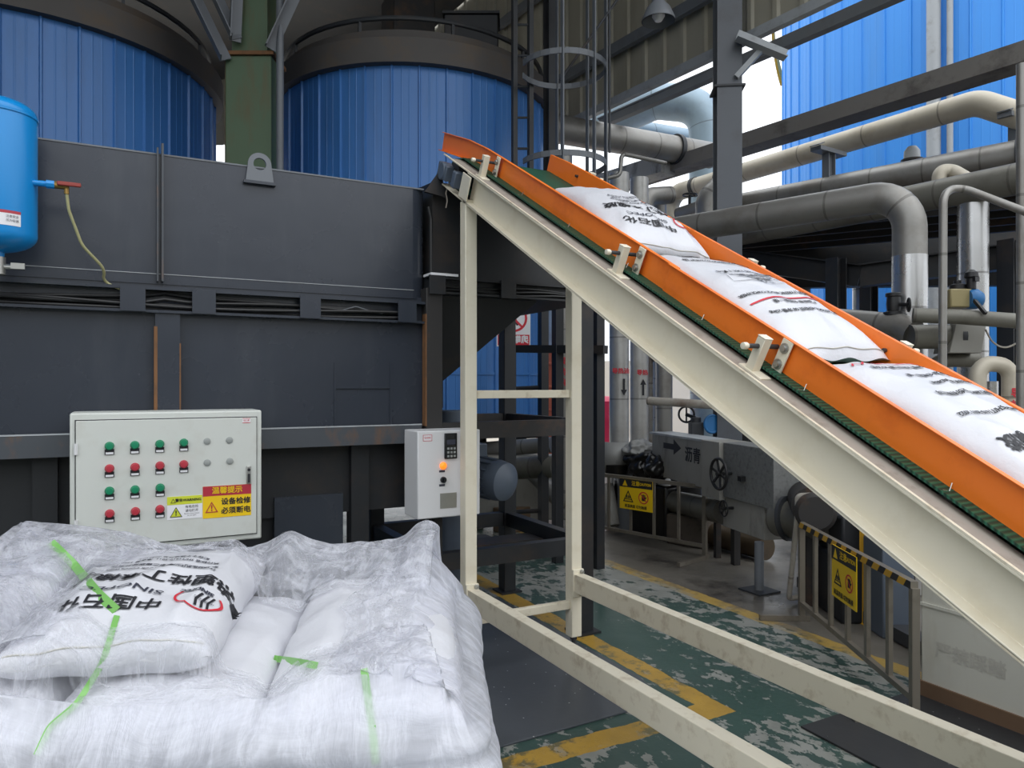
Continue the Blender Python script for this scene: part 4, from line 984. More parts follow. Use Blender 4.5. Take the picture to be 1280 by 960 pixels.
def ribbon(pxs, wd_, label):
    pts = []
    for i in range(len(pxs) - 1):
        for k in range(10):
            a = V(pxs[i]).lerp(V(pxs[i + 1]), k / 10); h = hit(a.x, a.y)
            if h: pts.append(h)
    for _ in range(4): pts = [pts[0]] + [(pts[i - 1] + pts[i] * 2 + pts[i + 1]) / 4 for i in range(1, len(pts) - 1)] + [pts[-1]]
    m = MB(); rings = []
    for i, p in enumerate(pts):
        tt = (pts[min(i + 1, len(pts) - 1)] - pts[max(0, i - 1)]).normalized(); vw = (V((0, 0, EYE)) - p).normalized(); s_ = tt.cross(vw).normalized(); up = s_.cross(tt).normalized()
        if up.dot(vw) < 0: up = -up
        rings.append([p + s_ * wd_ / 2, p - s_ * wd_ / 2, p - s_ * wd_ / 2 + up * .002, p + s_ * wd_ / 2 + up * .002])
    m.quadring(rings); tag(m.build('packing_strap', M['strap'], smooth=60), label, 'strap', 'green straps on the sack pallet')
ribbon([(64, 678), (92, 705), (122, 742), (148, 766)], .022, 'wide green strap slanting down onto the printed sack on the pallet')
ribbon([(146, 770), (128, 830), (96, 880), (62, 908), (44, 948)], .013, 'thin green strap curving down the front left of the wrapped pallet')
ribbon([(342, 823), (370, 827), (400, 833)], .016, 'short green strap lying across the bare sack on the pallet')
ribbon([(455, 836), (461, 880), (467, 925), (470, 958)], .017, 'green strap running down the wrapped front of the pallet under the film')

# ================================================================== CONTROL CABINET
CY = 3.70
A = onY(87, 519, CY); B = onY(327, 513, CY); zt_ = 1.474; zb0 = .855
cabx0, cabx1 = A.x, B.x
t = thing('control_cabinet', 'light grey control cabinet with rows of green and red push buttons', 'cabinet', ((cabx0 + cabx1) / 2, 3.85, zb0))
m = MB(); m.bx(cabx0, cabx1, CY, 3.945, zb0, zt_); m.build('body', M['cab'], t, bevel=.008)
f_ = lambda zx, zy: onY(60 + zx / 4.267, 490 + zy / 4.267, CY - .01)
dl, dr = f_(148, 400).x, f_(1112, 400).x
m = MB(); m.bx(dl, dr, CY - .012, CY - .001, zb0 + .03, zt_ - .034); door = m.build('door', M['cab'], t, bevel=.002)
m = MB(); m.bx(dl - .004, dr + .004, CY - .003, CY + .001, zb0 + .026, zt_ - .030); m.build('door_gasket', M['ink'], t)
UX, UZ = V((1, 0, 0)), V((0, 0, 1))
def at(zx, zy): q = f_(zx, zy); return V((q.x, CY - .013, q.z))
def button(zx, zy, mt_, word):
    q = at(zx, zy); m = MB()
    m.lathe([(.0185, 0), (.0185, .006), (.017, .010), (.015, .010)], q + V((0, .001, 0)), 24, (0, -1, 0)); b = m.build('push_button', M['plug'], door)
    m = MB(); m.lathe([(.015, .004), (.015, .016), (.013, .020), (.001, .021)], q, 24, (0, -1, 0)); m.build('button_cap', mt_, door) if False else None
    m.bm.free()
    return b
def cap(zx, zy, mt_, nm):
    q = at(zx, zy); m = MB()
    m.lathe([(.019, 0), (.019, .006), (.0165, .010), (.0155, .010), (.0155, .018), (.0135, .022), (.001, .023)], q + V((0, .001, 0)), 24, (0, -1, 0)); m.build(nm, mt_, t)
    lb = MB(); lq = q + V((0, 0, -.026)); lb.bx(lq.x - .0185, lq.x + .0185, lq.y - .004, lq.y + .002, lq.z - .012, lq.z + .012); lo = lb.build('label_holder', M['ink'], t)
    lb = MB(); lb.bx(lq.x - .015, lq.x + .015, lq.y - .0052, lq.y - .0035, lq.z - .010, lq.z - .001); lb.build('paper_label', M['whitesign'], lo)
for zx, zy in ((328, 288), (463, 283), (596, 277), (724, 270), (328, 527), (464, 520), (598, 510)): cap(zx, zy, M['gbtn'], 'green_button')
for zx, zy in ((328, 408), (464, 400), (597, 392), (724, 385), (329, 648), (466, 636), (597, 624)): cap(zx, zy, M['rbtn'], 'red_button')
for zx, zy in ((848, 262), (967, 256), (849, 376), (969, 368)):
    m = MB(); m.lathe([(.0155, 0), (.0155, .003), (.012, .005), (.001, .005)], at(zx, zy), 22, (0, -1, 0)); m.build('hole_plug', M['plug'], t)
q = at(1069, 440); m = MB(); m.bx(q.x - .010, q.x + .010, q.y - .012, q.y, q.z - .042, q.z + .042); lk = m.build('door_lock', M['zinc'], t, bevel=.003)
m = MB(); m.bx(q.x - .005, q.x + .005, q.y - .017, q.y - .010, q.z - .036, q.z + .005); m.cyl((q.x, q.y - .016, q.z + .024), (q.x, q.y - .01, q.z + .024), .007, 12); m.build('lock_lever', M['ink'], lk)
for zy in (305, 712):
    q = at(150, zy); m = MB(); m.bx(q.x - .008, q.x + .006, q.y - .008, q.y + .004, q.z - .024, q.z + .024); m.cyl((q.x - .002, q.y - .008, q.z - .024), (q.x - .002, q.y - .008, q.z + .024), .005, 10); m.build('hinge', M['white'], t)
def rectsign(m, a, b, y, off): m.bx(a.x, b.x, y - off, y - off + .0006, b.z, a.z); return m
a, b = at(825, 505), at(1083, 655); yy = CY - .012
sy = yy - .0015
m = MB(); m.bx(a.x, b.x, sy, yy, b.z, a.z); s1 = m.build('notice_sticker', M['yellow'], t)
zm = a.z - (a.z - b.z) * .31
m = MB(); m.bx(a.x, b.x, sy - .0008, sy, zm, a.z); m.build('notice_header', M['rbtn'], s1)
ms = MB(); letter(ms, '温馨提示', V(((a.x + b.x) / 2, sy - .0010, (a.z + zm) / 2)), UX, UZ, .034, .0006); ms.build('header_lettering', M['yellow'], s1, recalc=False)
ms = MB(); letter(ms, '设备检修', V((a.x + (b.x - a.x) * .68, sy, zm - (zm - b.z) * .30)), UX, UZ, .033, .0008); letter(ms, '必须断电', V((a.x + (b.x - a.x) * .68, sy, zm - (zm - b.z) * .72)), UX, UZ, .033, .0008); ms.build('notice_lettering', M['ink'], s1, recalc=False)
ms = MB(); o_ = V((a.x + (b.x - a.x) * .18, sy, (zm + b.z) / 2)); tri_sign(ms, None, o_, UX, UZ, .056, .09); letter(ms, '!', o_ + V((0, 0, -.006)), UX, UZ, .038, .001); ms.build('warning_triangle', M['rbtn'], s1, recalc=False)
a, b = at(635, 560), at(822, 668)
m = MB(); m.bx(a.x, b.x, sy, yy, b.z, a.z); s1 = m.build('warning_sticker', M['whitesign'], t)
zm = a.z - (a.z - b.z) * .36
m = MB(); m.bx(a.x, b.x, sy - .0008, sy, zm, a.z); m.build('sticker_header', M['lime'], s1)
ms = MB(); letter(ms, '警告WARNING', V((a.x + (b.x - a.x) * .6, sy - .001, (a.z + zm) / 2)), UX, UZ, .016, .0004); tri_sign(ms, None, V((a.x + .025, sy - .001, (a.z + zm) / 2)), UX, UZ, .022, .1); letter(ms, '有电危险', V((a.x + (b.x - a.x) * .7, sy, zm - .013)), UX, UZ, .014); letter(ms, '请勿打开', V((a.x + (b.x - a.x) * .7, sy, zm - .031)), UX, UZ, .014); letter(ms, 'Electric shock hazard', V((a.x + (b.x - a.x) * .7, sy, zm - .044)), UX, UZ, .0075); letter(ms, 'do not open', V((a.x + (b.x - a.x) * .7, sy, zm - .052)), UX, UZ, .0075)
o_ = V((a.x + (b.x - a.x) * .25, sy, (zm + b.z) / 2)); mf = MB(); tri_sign(ms, mf, o_, UX, UZ, .052, .07); letter(ms, '!', o_ + V((0, 0, -.005)), UX, UZ, .032, .001, lift=.002); ms.build('sticker_lettering', M['ink'], s1, recalc=False); mf.build('triangle_fill', M['lime'], s1)
q = at(1058, 152); ms = MB(); ms.bx(q.x - .018, q.x + .018, yy - .001, yy, q.z - .011, q.z + .011); s2 = ms.build('small_tag', M['whitesign'], t)
ms = MB()
for dz in (-.010, .010): ms.bx(q.x - .018, q.x + .018, yy - .0016, yy - .001, q.z + dz - .0012, q.z + dz + .0012)
letter(ms, '动力柜', V((q.x, yy - .001, q.z)), UX, UZ, .010); ms.build('tag_print', M['redink'], s2, recalc=False)
for x_ in (cabx0 + .1, cabx1 - .1):
    m = MB(); m.bx(x_ - .02, x_ + .02, 3.94, FY + .0 - .0, 1.28, 1.36); m.build('mounting_bracket', M['darksteel'], t)

# ================================================================== DRIVE BOX (white, beside the conveyor leg)
by = 3.735; A = onY(522, 539, by); B = onY(600, 539, by); bz0, bz1 = .868, 1.345
x0, x1 = A.x, B.x
t = thing('inverter_cabinet', 'small white electrical box with keypad and orange lamp behind the conveyor leg', 'cabinet', ((x0 + x1) / 2, 3.83, bz0))
m = MB(); m.bx(x0, x1, by, 3.945, bz0, bz1); m.build('body', M['white'], t, bevel=.006)
def bf(zx, zy): q = onY(480 + zx * .3125, 480 + zy * .3125, by); return V((q.x, by, q.z))
a, b = bf(240, 197), bf(290, 297); m = MB(); m.bx(a.x, b.x, by - .012, by, b.z, a.z); kp = m.build('keypad', M['screen'], t, bevel=.004)
m = MB(); m.bx(a.x + .012, b.x - .012, by - .0135, by - .011, a.z - .062, a.z - .035); m.build('display', M['greyink'], kp)
m = MB()
for i in range(3):
    for j in range(3): m.bx(a.x + .014 + i * .019, a.x + .026 + i * .019, by - .0145, by - .011, a.z - .090 - j * .021, a.z - .078 - j * .021)
m.build('keys', M['plug'], kp)
q = bf(236, 327); m = MB(); m.lathe([(.020, 0), (.020, .006), (.016, .010), (.015, .018), (.010, .023), (.001, .024)], q, 22, (0, -1, 0)); m.build('indicator_lamp', M['lamp_on'], t)
q = bf(236, 383); m = MB(); m.lathe([(.017, 0), (.017, .012), (.014, .016), (.001, .016)], q, 20, (0, -1, 0)); m.box(q + V((0, -.02, 0)), (.008, .012, .028)); m.build('selector_knob', M['screen'], t)
for zy, w_ in ((349, '运行'), (405, '启停')):
    q = bf(232, zy); m = MB(); m.bx(q.x - .017, q.x + .017, by - .001, by, q.z - .006, q.z + .006); m.build('button_plate', M['greyink'], t)
a, b = bf(224, 438), bf(290, 493); m = MB(); m.bx(a.x, b.x, by - .002, by, b.z, a.z); m.build('rating_plate', M['zinc'], t)
q = bf(174, 216); m = MB(); m.bx(q.x - .026, q.x + .026, by - .001, by, q.z - .017, q.z + .017); lb = m.build('paper_tag', M['whitesign'], t)
m = MB(); letter(m, '变频柜', V((q.x, by - .001, q.z)), UX, UZ, .013)
for sx in (-.025, .025): m.bx(q.x + sx - .0012, q.x + sx + .0012, by - .0016, by - .001, q.z - .017, q.z + .017)
for sz in (-.016, .016): m.bx(q.x - .026, q.x + .026, by - .0016, by - .001, q.z + sz - .0012, q.z + sz + .0012)
m.build('tag_print', M['redink'], lb, recalc=False)
q = bf(354, 352); m = MB(); m.bx(q.x - .012, q.x + .012, by - .010, by, q.z - .04, q.z + .04); m.build('door_lock', M['plug'], t, bevel=.003)
m = MB(); q0 = V((x0 + .09, 3.88, bz0)); 
for k in range(4):
    m.tube([q0 + V((.02 * k, .01 * k, .01)), q0 + V((.01 + .02 * k, -.01, -.10)), q0 + V((.0 + .03 * k, -.03, -.22 - .02 * k)), q0 + V((.05 + .01 * k, -.02, -.27 - .01 * k)), q0 + V((.05 + .01 * k, .02, -.12))], .011, 8, .05)
m.build('hanging_cables', M['cable'], t)

# ================================================================== AIR RECEIVER ON THE LEDGE
tc = V((-.452, 3.79, 0)); t = thing('air_receiver', 'bright blue cylindrical air receiver at the left edge with a red levered valve', 'tank', tc + V((0, 0, 2.07)))
z0, z1 = 2.16, 2.815; r_ = .145
pr = [(.024, z0 - .03), (.026, z0)] + [(r_ * math.sin(a), z0 + .075 - .075 * math.cos(a)) for a in [PI / 2 * k / 8 for k in range(2, 9)]] + [(r_, z1 - .07)] + [(r_ * math.cos(a), z1 - .07 + .07 * math.sin(a)) for a in [PI / 2 * k / 8 for k in range(1, 9)]]
m = MB(); m.lathe(pr, tc, 48); m.lathe([(r_ + .001, z1 - .085), (r_ + .004, z1 - .082), (r_ + .004, z1 - .075), (r_ + .001, z1 - .072)], tc, 48, caps=False); m.build('vessel', M['tank'], t)
m = MB(); m.cyl(tc + V((0, 0, 2.066)), tc + V((0, 0, z0 - .02)), .03, 16); m.cyl(tc + V((0, 0, 2.10)), tc + V((.09, -.02, 2.10)), .012, 10); m.bx(tc.x + .05, tc.x + .10, tc.y - .035, tc.y - .005, 2.09, 2.115); m.build('drain_valve', M['zinc'], t)
vz = 2.46; va = tc + V((r_ * .9, -.05, vz))
m = MB(); m.cyl(tc + V((.10, -.05, vz)), tc + V((.19, -.055, vz)), .013, 12); m.lathe([(.018, 0), (.018, .03)], tc + V((.18, -.055, vz)), 8, (1, 0, 0)); m.build('outlet', M['tank'], t)
m = MB(); m.cyl(tc + V((.20, -.055, vz)), tc + V((.26, -.058, vz)), .016, 10); m.cyl(tc + V((.255, -.058, vz)), tc + V((.255, -.058, vz - .035)), .010, 10); m.build('ball_valve', M['brass'], t)
m = MB(); m.box(tc + V((.265, -.075, vz + .005)), (.09, .014, .018)); m.build('valve_lever', M['redlever'], t, bevel=.004)
lz = 2.285; m = MB(); a0 = math.radians(-68); vs_ = []
def onv(a, z, rr=r_ + .0012): return tc + V((math.cos(a) * rr, math.sin(a) * rr, z))
def patch(mt_, a0, a1, z0_, z1_, nm, rr): 
    m = MB(); m.quadring([[onv(a0 + (a1 - a0) * k / 10, z, rr) for k in range(11)] for z in (z0_, z1_)], close=False); return m.build(nm, mt_, t)
patch(M['whitesign'], math.radians(-100), math.radians(-50), 2.255, 2.315, 'warning_label', r_ + .0012)
patch(M['rbtn'], math.radians(-100), math.radians(-50), 2.305, 2.317, 'label_header', r_ + .0018)
m = MB(); letter(m, '注意安全', onv(math.radians(-63), 2.292, r_ + .002), V((math.cos(math.radians(27)), math.sin(math.radians(27)), 0)), UZ, .012); letter(m, '压力容器', onv(math.radians(-63), 2.275, r_ + .002), V((math.cos(math.radians(27)), math.sin(math.radians(27)), 0)), UZ, .012); m.build('label_print', M['ink'], t, recalc=False)
m = MB(); hp = [tc + V((.255, -.058, vz - .03)), tc + V((.262, -.04, 2.36)), tc + V((.31, 0.02, 2.22)), tc + V((.40, .10, 2.13)), onY(128, 352, FY - .03), onY(152, 362, FY - .03)]
m.tube(hp, .0065, 10, .12, seg=8); tag(m.build('air_hose', mat('clear_yellow_hose', (176, 172, 128), .35, 0, .05)), 'thin translucent hose drooping from the air valve to the cable tray', 'hose')

# ------------------------------------------------------------------ floor sheets
def sheet(name, pts, th, mt_, label):
    m = MB(); m.quadring([[V((x, y, z)) for x, y in pts] for z in (.001, th)]); tag(m.build(name, mt_, bevel=.002), label, 'floor sheet')
sheet('floor_sheet', [(.3, 2.84), (2.43, 2.90), (2.50, 3.2), (2.50, 4.9), (.3, 4.9)], .010, M['mat'], 'dark grey steel sheet lying on the floor under the conveyor legs')
sheet('floor_sheet', [(2.74, .6), (4.3, .6), (4.3, 2.39), (2.80, 2.385)], .010, M['mat2'], 'black sheet on the floor at the foot of the off-white tank')
# ================================================================== PIPE RACK
def pipe(name, pts, r, mt, label, bend=.0, n=24, cat='pipe', group=None, flanges=()):
    m = MB(); m.tube(pts, r, n, bend, seg=8); o = m.build(name, M[mt]); tag(o, label, cat, group)
    for a, b_, rr in flanges:
        f = MB(); f.cyl(a, b_, rr, n); f.build('flange', M['darksteel'], o)
    return o
def down(p, z): return V((p.x, p.y, z))
a = lev(812, 293, 1.42); b = lev(1137, 241, 1.42)
pipe('clad_pipe', [a, b, down(b, .02)], .118, 'pipe', 'grey clad pipe that runs right then elbows straight down beside the middle valve', .26)
f = MB(); f.tube([down(b, .05), down(b, 2.55)], .121, 28); tag(f.build('pipe_sleeve', M['pipeshine']), 'bright metal sleeve on the vertical drop of the grey elbowed pipe', 'pipe sleeve')
a2 = lev(905, 296, 1.74); b2_ = lev(1330, 212, 1.74)
pipe('clad_pipe', [a2, go(a2, b2_, 4)], .135, 'pipedark', 'grimy rust-stained clad pipe running behind the elbowed grey pipe to the right edge')
c1 = lev(1216, 243, 1.72)
pipe('clad_pipe', [down(lev(1216, 243, 1.70), 3.3), down(c1, .02)], .125, 'pipeshine', 'bright vertical clad pipe behind the tall bent conduit at the right')
a3 = lev(880, 266, 2.36); b3 = lev(1277, 194, 2.36); dr3 = (b3 - a3).normalized()
pipe('clad_pipe', [a3, b3 + dr3 * 4.5], .165, 'pipe', 'wide smooth grey pipe passing in front of the outdoor blue tank', 0, flanges=[(b3 - dr3 * .03, b3 + dr3 * .03, .20)])
a4 = lev(838, 243, 3.03); b4 = lev(1222, 128, 3.03); e4 = P(1290, 150, 7.7)
dr4 = (b4 - a4).normalized()
pipe('clad_pipe', [down(a4, a4.z - 2.2), a4, b4, e4, e4 + dr4 * 4.5], .135, 'pipebeige', 'long beige clad pipe under the weathered beam, highest of the rack pipes', .25, flanges=[(a4 + dr4 * .5, a4 + dr4 * .56, .15), (a4 + dr4 * 1.0, a4 + dr4 * 1.06, .15)])
# pipe saddles on short posts
def saddle(px, ytop, yb, rise, label):
    p = lev(px, ytop, rise); q = down(p, EYE + rise * (480 - yb) / (480 - ytop))
    t = thing('pipe_saddle', label, 'support', q)
    m = MB(); m.hbeam(q, p, .10, .12, .01, (1, 0, 0)); m.build('post', M['greysteel'], t)
    d = V((dr4.x, dr4.y, 0)).normalized(); s_ = V((-d.y, d.x, 0))
    m = MB(); m.bar(p - s_ * .26, p + s_ * .26, .14, .05); m.bar(p - s_ * .28 + V((0, 0, .03)), p - s_ * .18 + V((0, 0, .07)), .13, .012); m.build('saddle_plate', M['greysteel'], t)
saddle(1036, 190, 240, 3.03 * .93, 'grey steel saddle post under the beige pipe, nearest the dark column')
saddle(1270, 149, 178, 3.03 * .93, 'grey steel saddle post under the beige pipe at the right edge of the photo')
# vent cap
q = lev(1140, 208, 2.55); t = thing('roof_vent', 'pale domed vent cap on top of the wide grey pipe', 'vent', q)
m = MB(); m.lathe([(.001, .24), (.05, .23), (.085, .18), (.09, .08)], q, 24); m.build('dome', M['ltsteel'], t)
m = MB(); m.lathe([(.12, .0), (.12, .025), (.09, .03), (.09, .05), (.12, .055), (.12, .08), (.08, .09)], q, 24); m.cyl(q - V((0, 0, .12)), q, .08, 16); m.build('flange', M['blackrust'], t)
q0, q1, q2 = lev(1179, 232, 2.0), lev(1180, 213, 2.1), lev(1216, 228, 2.0)
pipe('branch_pipe', [P(1174, 240, 7.2), P(1174, 214, 7.2), P(1190, 213, 7.2), P(1222, 232, 6.9)], .065, 'pipebeige', 'short hooked branch pipe sitting on the grimy pipe', .10)
# duct pipes behind the conveyor head
a5, b5 = P(690, 160, 9.25), P(846, 187, 10.1); dr5 = (b5 - a5).normalized()
pipe('clad_pipe', [a5 - dr5 * .1, b5, b5 + dr5 * .6], .178, 'pipe', 'fat grey clad pipe behind the ladder cage, above the conveyor head', 0, flanges=[(b5 - dr5 * .04, b5 + dr5 * .02, .205)])
pipe('clad_pipe', [P(745, 160, 13), P(820, 126, 12.5), P(884, 132, 12.2), down(P(886, 300, 12.2), .0)], .30, 'pipeblue', 'large bluish elbowed pipe outdoors beyond the dark column', .55)
pipe('clad_pipe', [down(P(690, 140, 14), .0), P(690, 140, 14), P(905, 180, 14.5)], .17, 'pipeblue', 'straight bluish pipe passing behind the large elbowed pipe')
pipe('clad_pipe', [down(P(806, 420, 9.8), .02), P(806, 246, 9.8), P(838, 244, 10)], .12, 'pipe', 'grey pipe with a rounded elbow just behind the uppermost conveyor sack', .16)
pipe('clad_pipe', [down(P(824, 420, 10.4), .02), P(824, 246, 10.4), P(790, 246, 10.4)], .10, 'pipe', 'thin grey elbowed pipe between two fatter ones behind the conveyor guard', .14)
pipe('branch_pipe', [P(848, 268, 10.2), P(884, 256, 9.8)], .09, 'pipe', 'stub pipe with a little valve left of the dark column')
pipe('clad_pipe', [P(886, 300, 9.4), P(886, 250, 9.4), P(905, 232, 9.4)], .17, 'pipe', 'vertical grey elbow hard against the left of the dark column', .2)
q = P(862, 249, 10.0); m = MB(); m.cyl(q - V((0, 0, .12)), q + V((0, 0, .05)), .02, 8); m.torus(q + V((0, 0, .06)), .09, .012, (0, 0, 1), 20, 6); m.bar(q + V((-.09, 0, .06)), q + V((.09, 0, .06)), .012, .012); tag(m.build('gate_valve', M['wheel']), 'small black hand valve on the stub pipe left of the dark column', 'valve')
pipe('vent_line', [P(735, 228, 7.6), P(775, 219, 7.6), P(777, 192, 7.6), P(832, 204, 7.9)], .022, 'pipe', 'thin grey bent line above the clad duct end', .06, 12)
# rack steel behind the sacks
t = thing('rack_frame', 'black steel rack frame in shadow beneath the grey pipes', 'frame', P(1045, 480, 8.0))
m = MB(); m.hbeam(P(880, 312, 10.1), P(1420, 300, 9.2), .2, .58, .016); m.build('beam', M['black'], t)
for a_, b__ in (((905, 322, 9.0), (1075, 345, 7.9)), ((1075, 345, 7.9), (1420, 300, 6.5)), ((905, 350, 10.0), (1420, 342, 8.0))):
    m = MB(); m.hbeam(P(*a_), P(*b__), .16, .24, .014); m.build('beam', M['black'], t)
m = MB(); dk0, dk1 = P(915, 318, 9.2) + V((0, 0, .2)), go(P(915, 318, 9.2), P(1300, 285, 7.9), 2.0) + V((0, 0, .2)); m.bar(dk0, dk1, 2.2, .05); m.build('deck_plate', mat('grimy_deck', (60, 52, 46), .9, 0, .2, 4, spec=.1), t)
for k in range(4):
    m = MB(); off = V((CF * .0 + SF, CF, 0)) * (-.9 + .5 * k); m.bar(dk0 + off + V((0, 0, -.07)), dk1 + off + V((0, 0, -.07)), .06, .10); m.build('joist', M['blackrust'], t)
for px, d in ((935, 8.6), (1045, 7.9), (1086, 9.0), (1262, 6.9)):
    m = MB(); p = P(px, 480, d); m.hbeam(down(p, 0), down(p, 2.95), .15, .15, .012, (1, 0, 0)); m.build('post', M['black'], t)
for px, d, r in ((1080, 9.6, .14), (985, 10.2, .16), (1003, 9.8, .1)):
    p = P(px, 480, d); pipe('clad_pipe', [down(p, .02), down(p, 3.0)], r, 'pipeshine' if px == 1080 else 'pipedark', {1080: 'shaded bright vertical pipe under the rack deck behind the middle sack', 985: 'dark vertical vessel pipe under the rack deck', 1003: 'thin dark vertical pipe under the rack deck'}[px])
# conduit
pipe('conduit', [P(1178, 540, 4.6), P(1179, 244, 4.6), P(1196, 232, 4.7), go(P(1196, 232, 4.7), P(1290, 268, 4.4), 1.2)], .024, 'pipe', 'thin tall grey conduit bending over toward the right edge', .10, 12)
# mid right valves
pipe('clad_pipe', [P(1020, 398, 5.9), P(1125, 408, 5.3), P(1142, 416, 5.2)], .092, 'pipe', 'stout olive grey pipe ending at the gate valve behind the far guard', .1)
pipe('clad_pipe', [P(1136, 421, 5.15), P(1196, 421, 5.15)], .085, 'pipedark', 'short dark capped pipe under the rust-streaked pipe', 0, flanges=[(P(1193, 421, 5.15), P(1199, 421, 5.15), .105)])
pipe('clad_pipe', [P(1141, 394, 5.0), P(1200, 396, 4.9), P(1295, 403, 4.8), P(1470, 415, 4.7)], .050, 'pipedark', 'rust-streaked grey pipe level with the yellow grey valve body', .05)
t = thing('gate_valve', 'black gate valve with a small side handwheel on the stout grey pipe', 'valve', P(1118, 392, 5.35))
q = P(1117, 380, 5.35); m = MB(); m.lathe([(.05, -.10), (.07, -.08), (.07, -.06), (.045, -.05), (.05, 0), (.045, .05), (.055, .055), (.055, .075), (.05, .08)], q, 16); m.build('valve_body', M['wheel'], t)
wq = P(1136, 381, 5.25); m = MB(); m.torus(wq, .045, .008, V((.7, -.7, 0)), 20, 8); m.cyl(q, wq, .014, 8)
for k in range(2):
    x_ = V((.7, -.7, 0)).orthogonal().normalized(); y_ = V((.7, -.7, 0)).normalized().cross(x_); d_ = x_ * math.cos(k * PI / 2) + y_ * math.sin(k * PI / 2); m.bar(wq - d_ * .045, wq + d_ * .045, .008, .008)
m.build('handwheel', M['wheel'], t)
t = thing('actuated_valve', 'yellow grey valve body with a blue actuator and black top fittings', 'valve', P(1195, 385, 5.0))
m = MB(); q = P(1194, 374, 5.0); m.box(q, (.15, .15, .125), Rz); m.build('valve_body', mat('olive_drab_casing', (150, 138, 98), .5, 0, .1, 5), t, bevel=.01)
m = MB(); m.lathe([(.06, 0), (.068, .02), (.068, .06), (.05, .09)], P(1209, 374, 4.95), 20, Rz @ V((1, 0, 0))); m.build('actuator', M['bluevalve'], t)
m = MB(); m.lathe([(.05, -.02), (.05, .02), (.025, .03), (.025, .05)], P(1197, 360, 5.0), 14); m.lathe([(.03, -.05), (.03, .02), (.045, .03), (.04, .06), (.015, .08)], P(1214, 352, 4.95), 14); m.box(P(1219, 349, 4.93), (.05, .03, .03)); m.build('top_fitting', M['wheel'], t)
m = MB(); m.bar(P(1217, 374, 4.9), P(1232, 392, 4.8), .02, .02); m.build('lever', M['wheel'], t)
t = thing('valve_box', 'grey sheet metal insulation box hanging below the rust-streaked pipe', 'box', P(1208, 440, 5.0))
m = MB(); m.prism([(-.105, -.10), (.115, -.10), (.15, .10), (-.06, .10)], P(1206, 423, 5.05), Rz @ V((1, 0, 0)), (0, 0, 1), -.2); m.build('box_body', M['galv'], t, bevel=.004)
t2 = thing('small_pipe_loop', 'inverted U of insulated pipe near the right edge below the valve box', 'pipe', P(1240, 470, 4.8))
m = MB(); m.tube([P(1222, 560, 4.85), P(1222, 453, 4.85), P(1263, 457, 4.85), P(1263, 560, 4.85)], .052, 20, .09); m.build('pipe_run', M['pipebeige'], t2)
m = MB(); 
for k, ch in enumerate('导热油'): letter(m, ch, P(1263, 492 + 15 * k, 4.85) + Rz @ V((0, -.0545, 0)), Rz @ V((1, 0, 0)), (0, 0, 1), .07, .002)
m.build('pipe_lettering', M['redink'], t2, recalc=False)
pipe('clad_pipe', [P(1168, 560, 5.2), P(1168, 450, 5.2), P(1222, 450, 5.2)], .05, 'pipedark', 'dark elbowed pipe passing behind the inverted U near the right edge', .08)
p = P(1239, 480, 5.4); pipe('clad_pipe', [down(p, .02), down(p, 1.62)], .045, 'pipeshine', 'slim bright upright pipe inside the inverted U at the right')
pipe('hose', [P(1232, 412, 5.0), P(1240, 428, 4.95), P(1255, 436, 4.9), P(1270, 430, 4.9), P(1295, 410, 4.8)], .006, 'piperust', 'thin drooping pinkish hose between valve box and right edge', .15, 8)
p = P(1277, 480, 4.6); pipe('clad_pipe', [down(p, .02), down(p, 3.6)], .03, 'pipe', 'slim grey upright tube at the very right edge')

# ================================================================== BEHIND THE LEGS
def vtext(mb, s, px, py, d, size, r, step):
    for k, ch in enumerate(s): letter(mb, ch, P(px, py + step * k, d - r - .004), Rz @ V((1, 0, 0)), (0, 0, 1), size, .002)
p = P(774, 480, 8.4); t = thing('oil_pipe', 'upright clad pipe with red characters and a downward arrow', 'pipe', down(p, 0))
m = MB(); m.tube([down(p, .02), down(p, 4.0)], .112, 24); m.build('pipe_run', M['pipedull'], t)
def ptext(m, s, px, py, d, r, size): letter(m, s, P(px, py, d - r - .004), Rz @ V((1, 0, 0)), (0, 0, 1), size, .002)
m = MB(); ptext(m, '导热油', 776, 464, 8.4, .112, .065); m.build('pipe_lettering', M['redink'], t, recalc=False)
def arrow(m, px, py, d, h, up):
    s_ = 1 if up else -1; m.prism([(-.012, -h / 2 * s_), (.012, -h / 2 * s_), (.012, h * .15 * s_), (.035, h * .15 * s_), (0, h / 2 * s_), (-.035, h * .15 * s_), (-.012, h * .15 * s_)], P(px, py, d), Rz @ V((1, 0, 0)), (0, 0, 1), .002)
m = MB(); arrow(m, 780, 484, 8.4 - .118, .19, False); m.build('arrow_mark', M['ink'], t)
p = P(799, 480, 8.6); t = thing('oil_pipe', 'upright clad pipe with red characters and an upward arrow', 'pipe', down(p, 0))
m = MB(); m.tube([down(p, .02), down(p, 4.0)], .108, 24); m.build('pipe_run', M['pipedull'], t)
m = MB(); ptext(m, '导热', 803, 466, 8.6, .108, .065); m.build('pipe_lettering', M['redink'], t, recalc=False)
m = MB(); arrow(m, 804, 484, 8.6 - .114, .19, True); m.build('arrow_mark', M['ink'], t)
p = P(705, 480, 7.6); t = thing('oil_pipe', 'dull upright pipe with vertical red writing behind the right conveyor leg', 'pipe', down(p, 0))
m = MB(); m.tube([down(p, .5), down(p, 4.0)], .085, 20); m.tube([down(p, .5), down(p, .35) , P(660, 585, 7.9)], .085, 20, .12); m.build('pipe_run', M['pipe'], t)
m = MB(); vtext(m, '导热油', 707, 452, 7.6, .085, .085, 13); m.build('pipe_lettering', M['redink'], t, recalc=False)
p = P(830, 480, 8.8)
pipe('clad_pipe', [down(p, .75), down(p, 1.95), P(800, 440, 9.4)], .10, 'pipe', 'grey upright pipe with an elbow left of the white ground gap', .15)
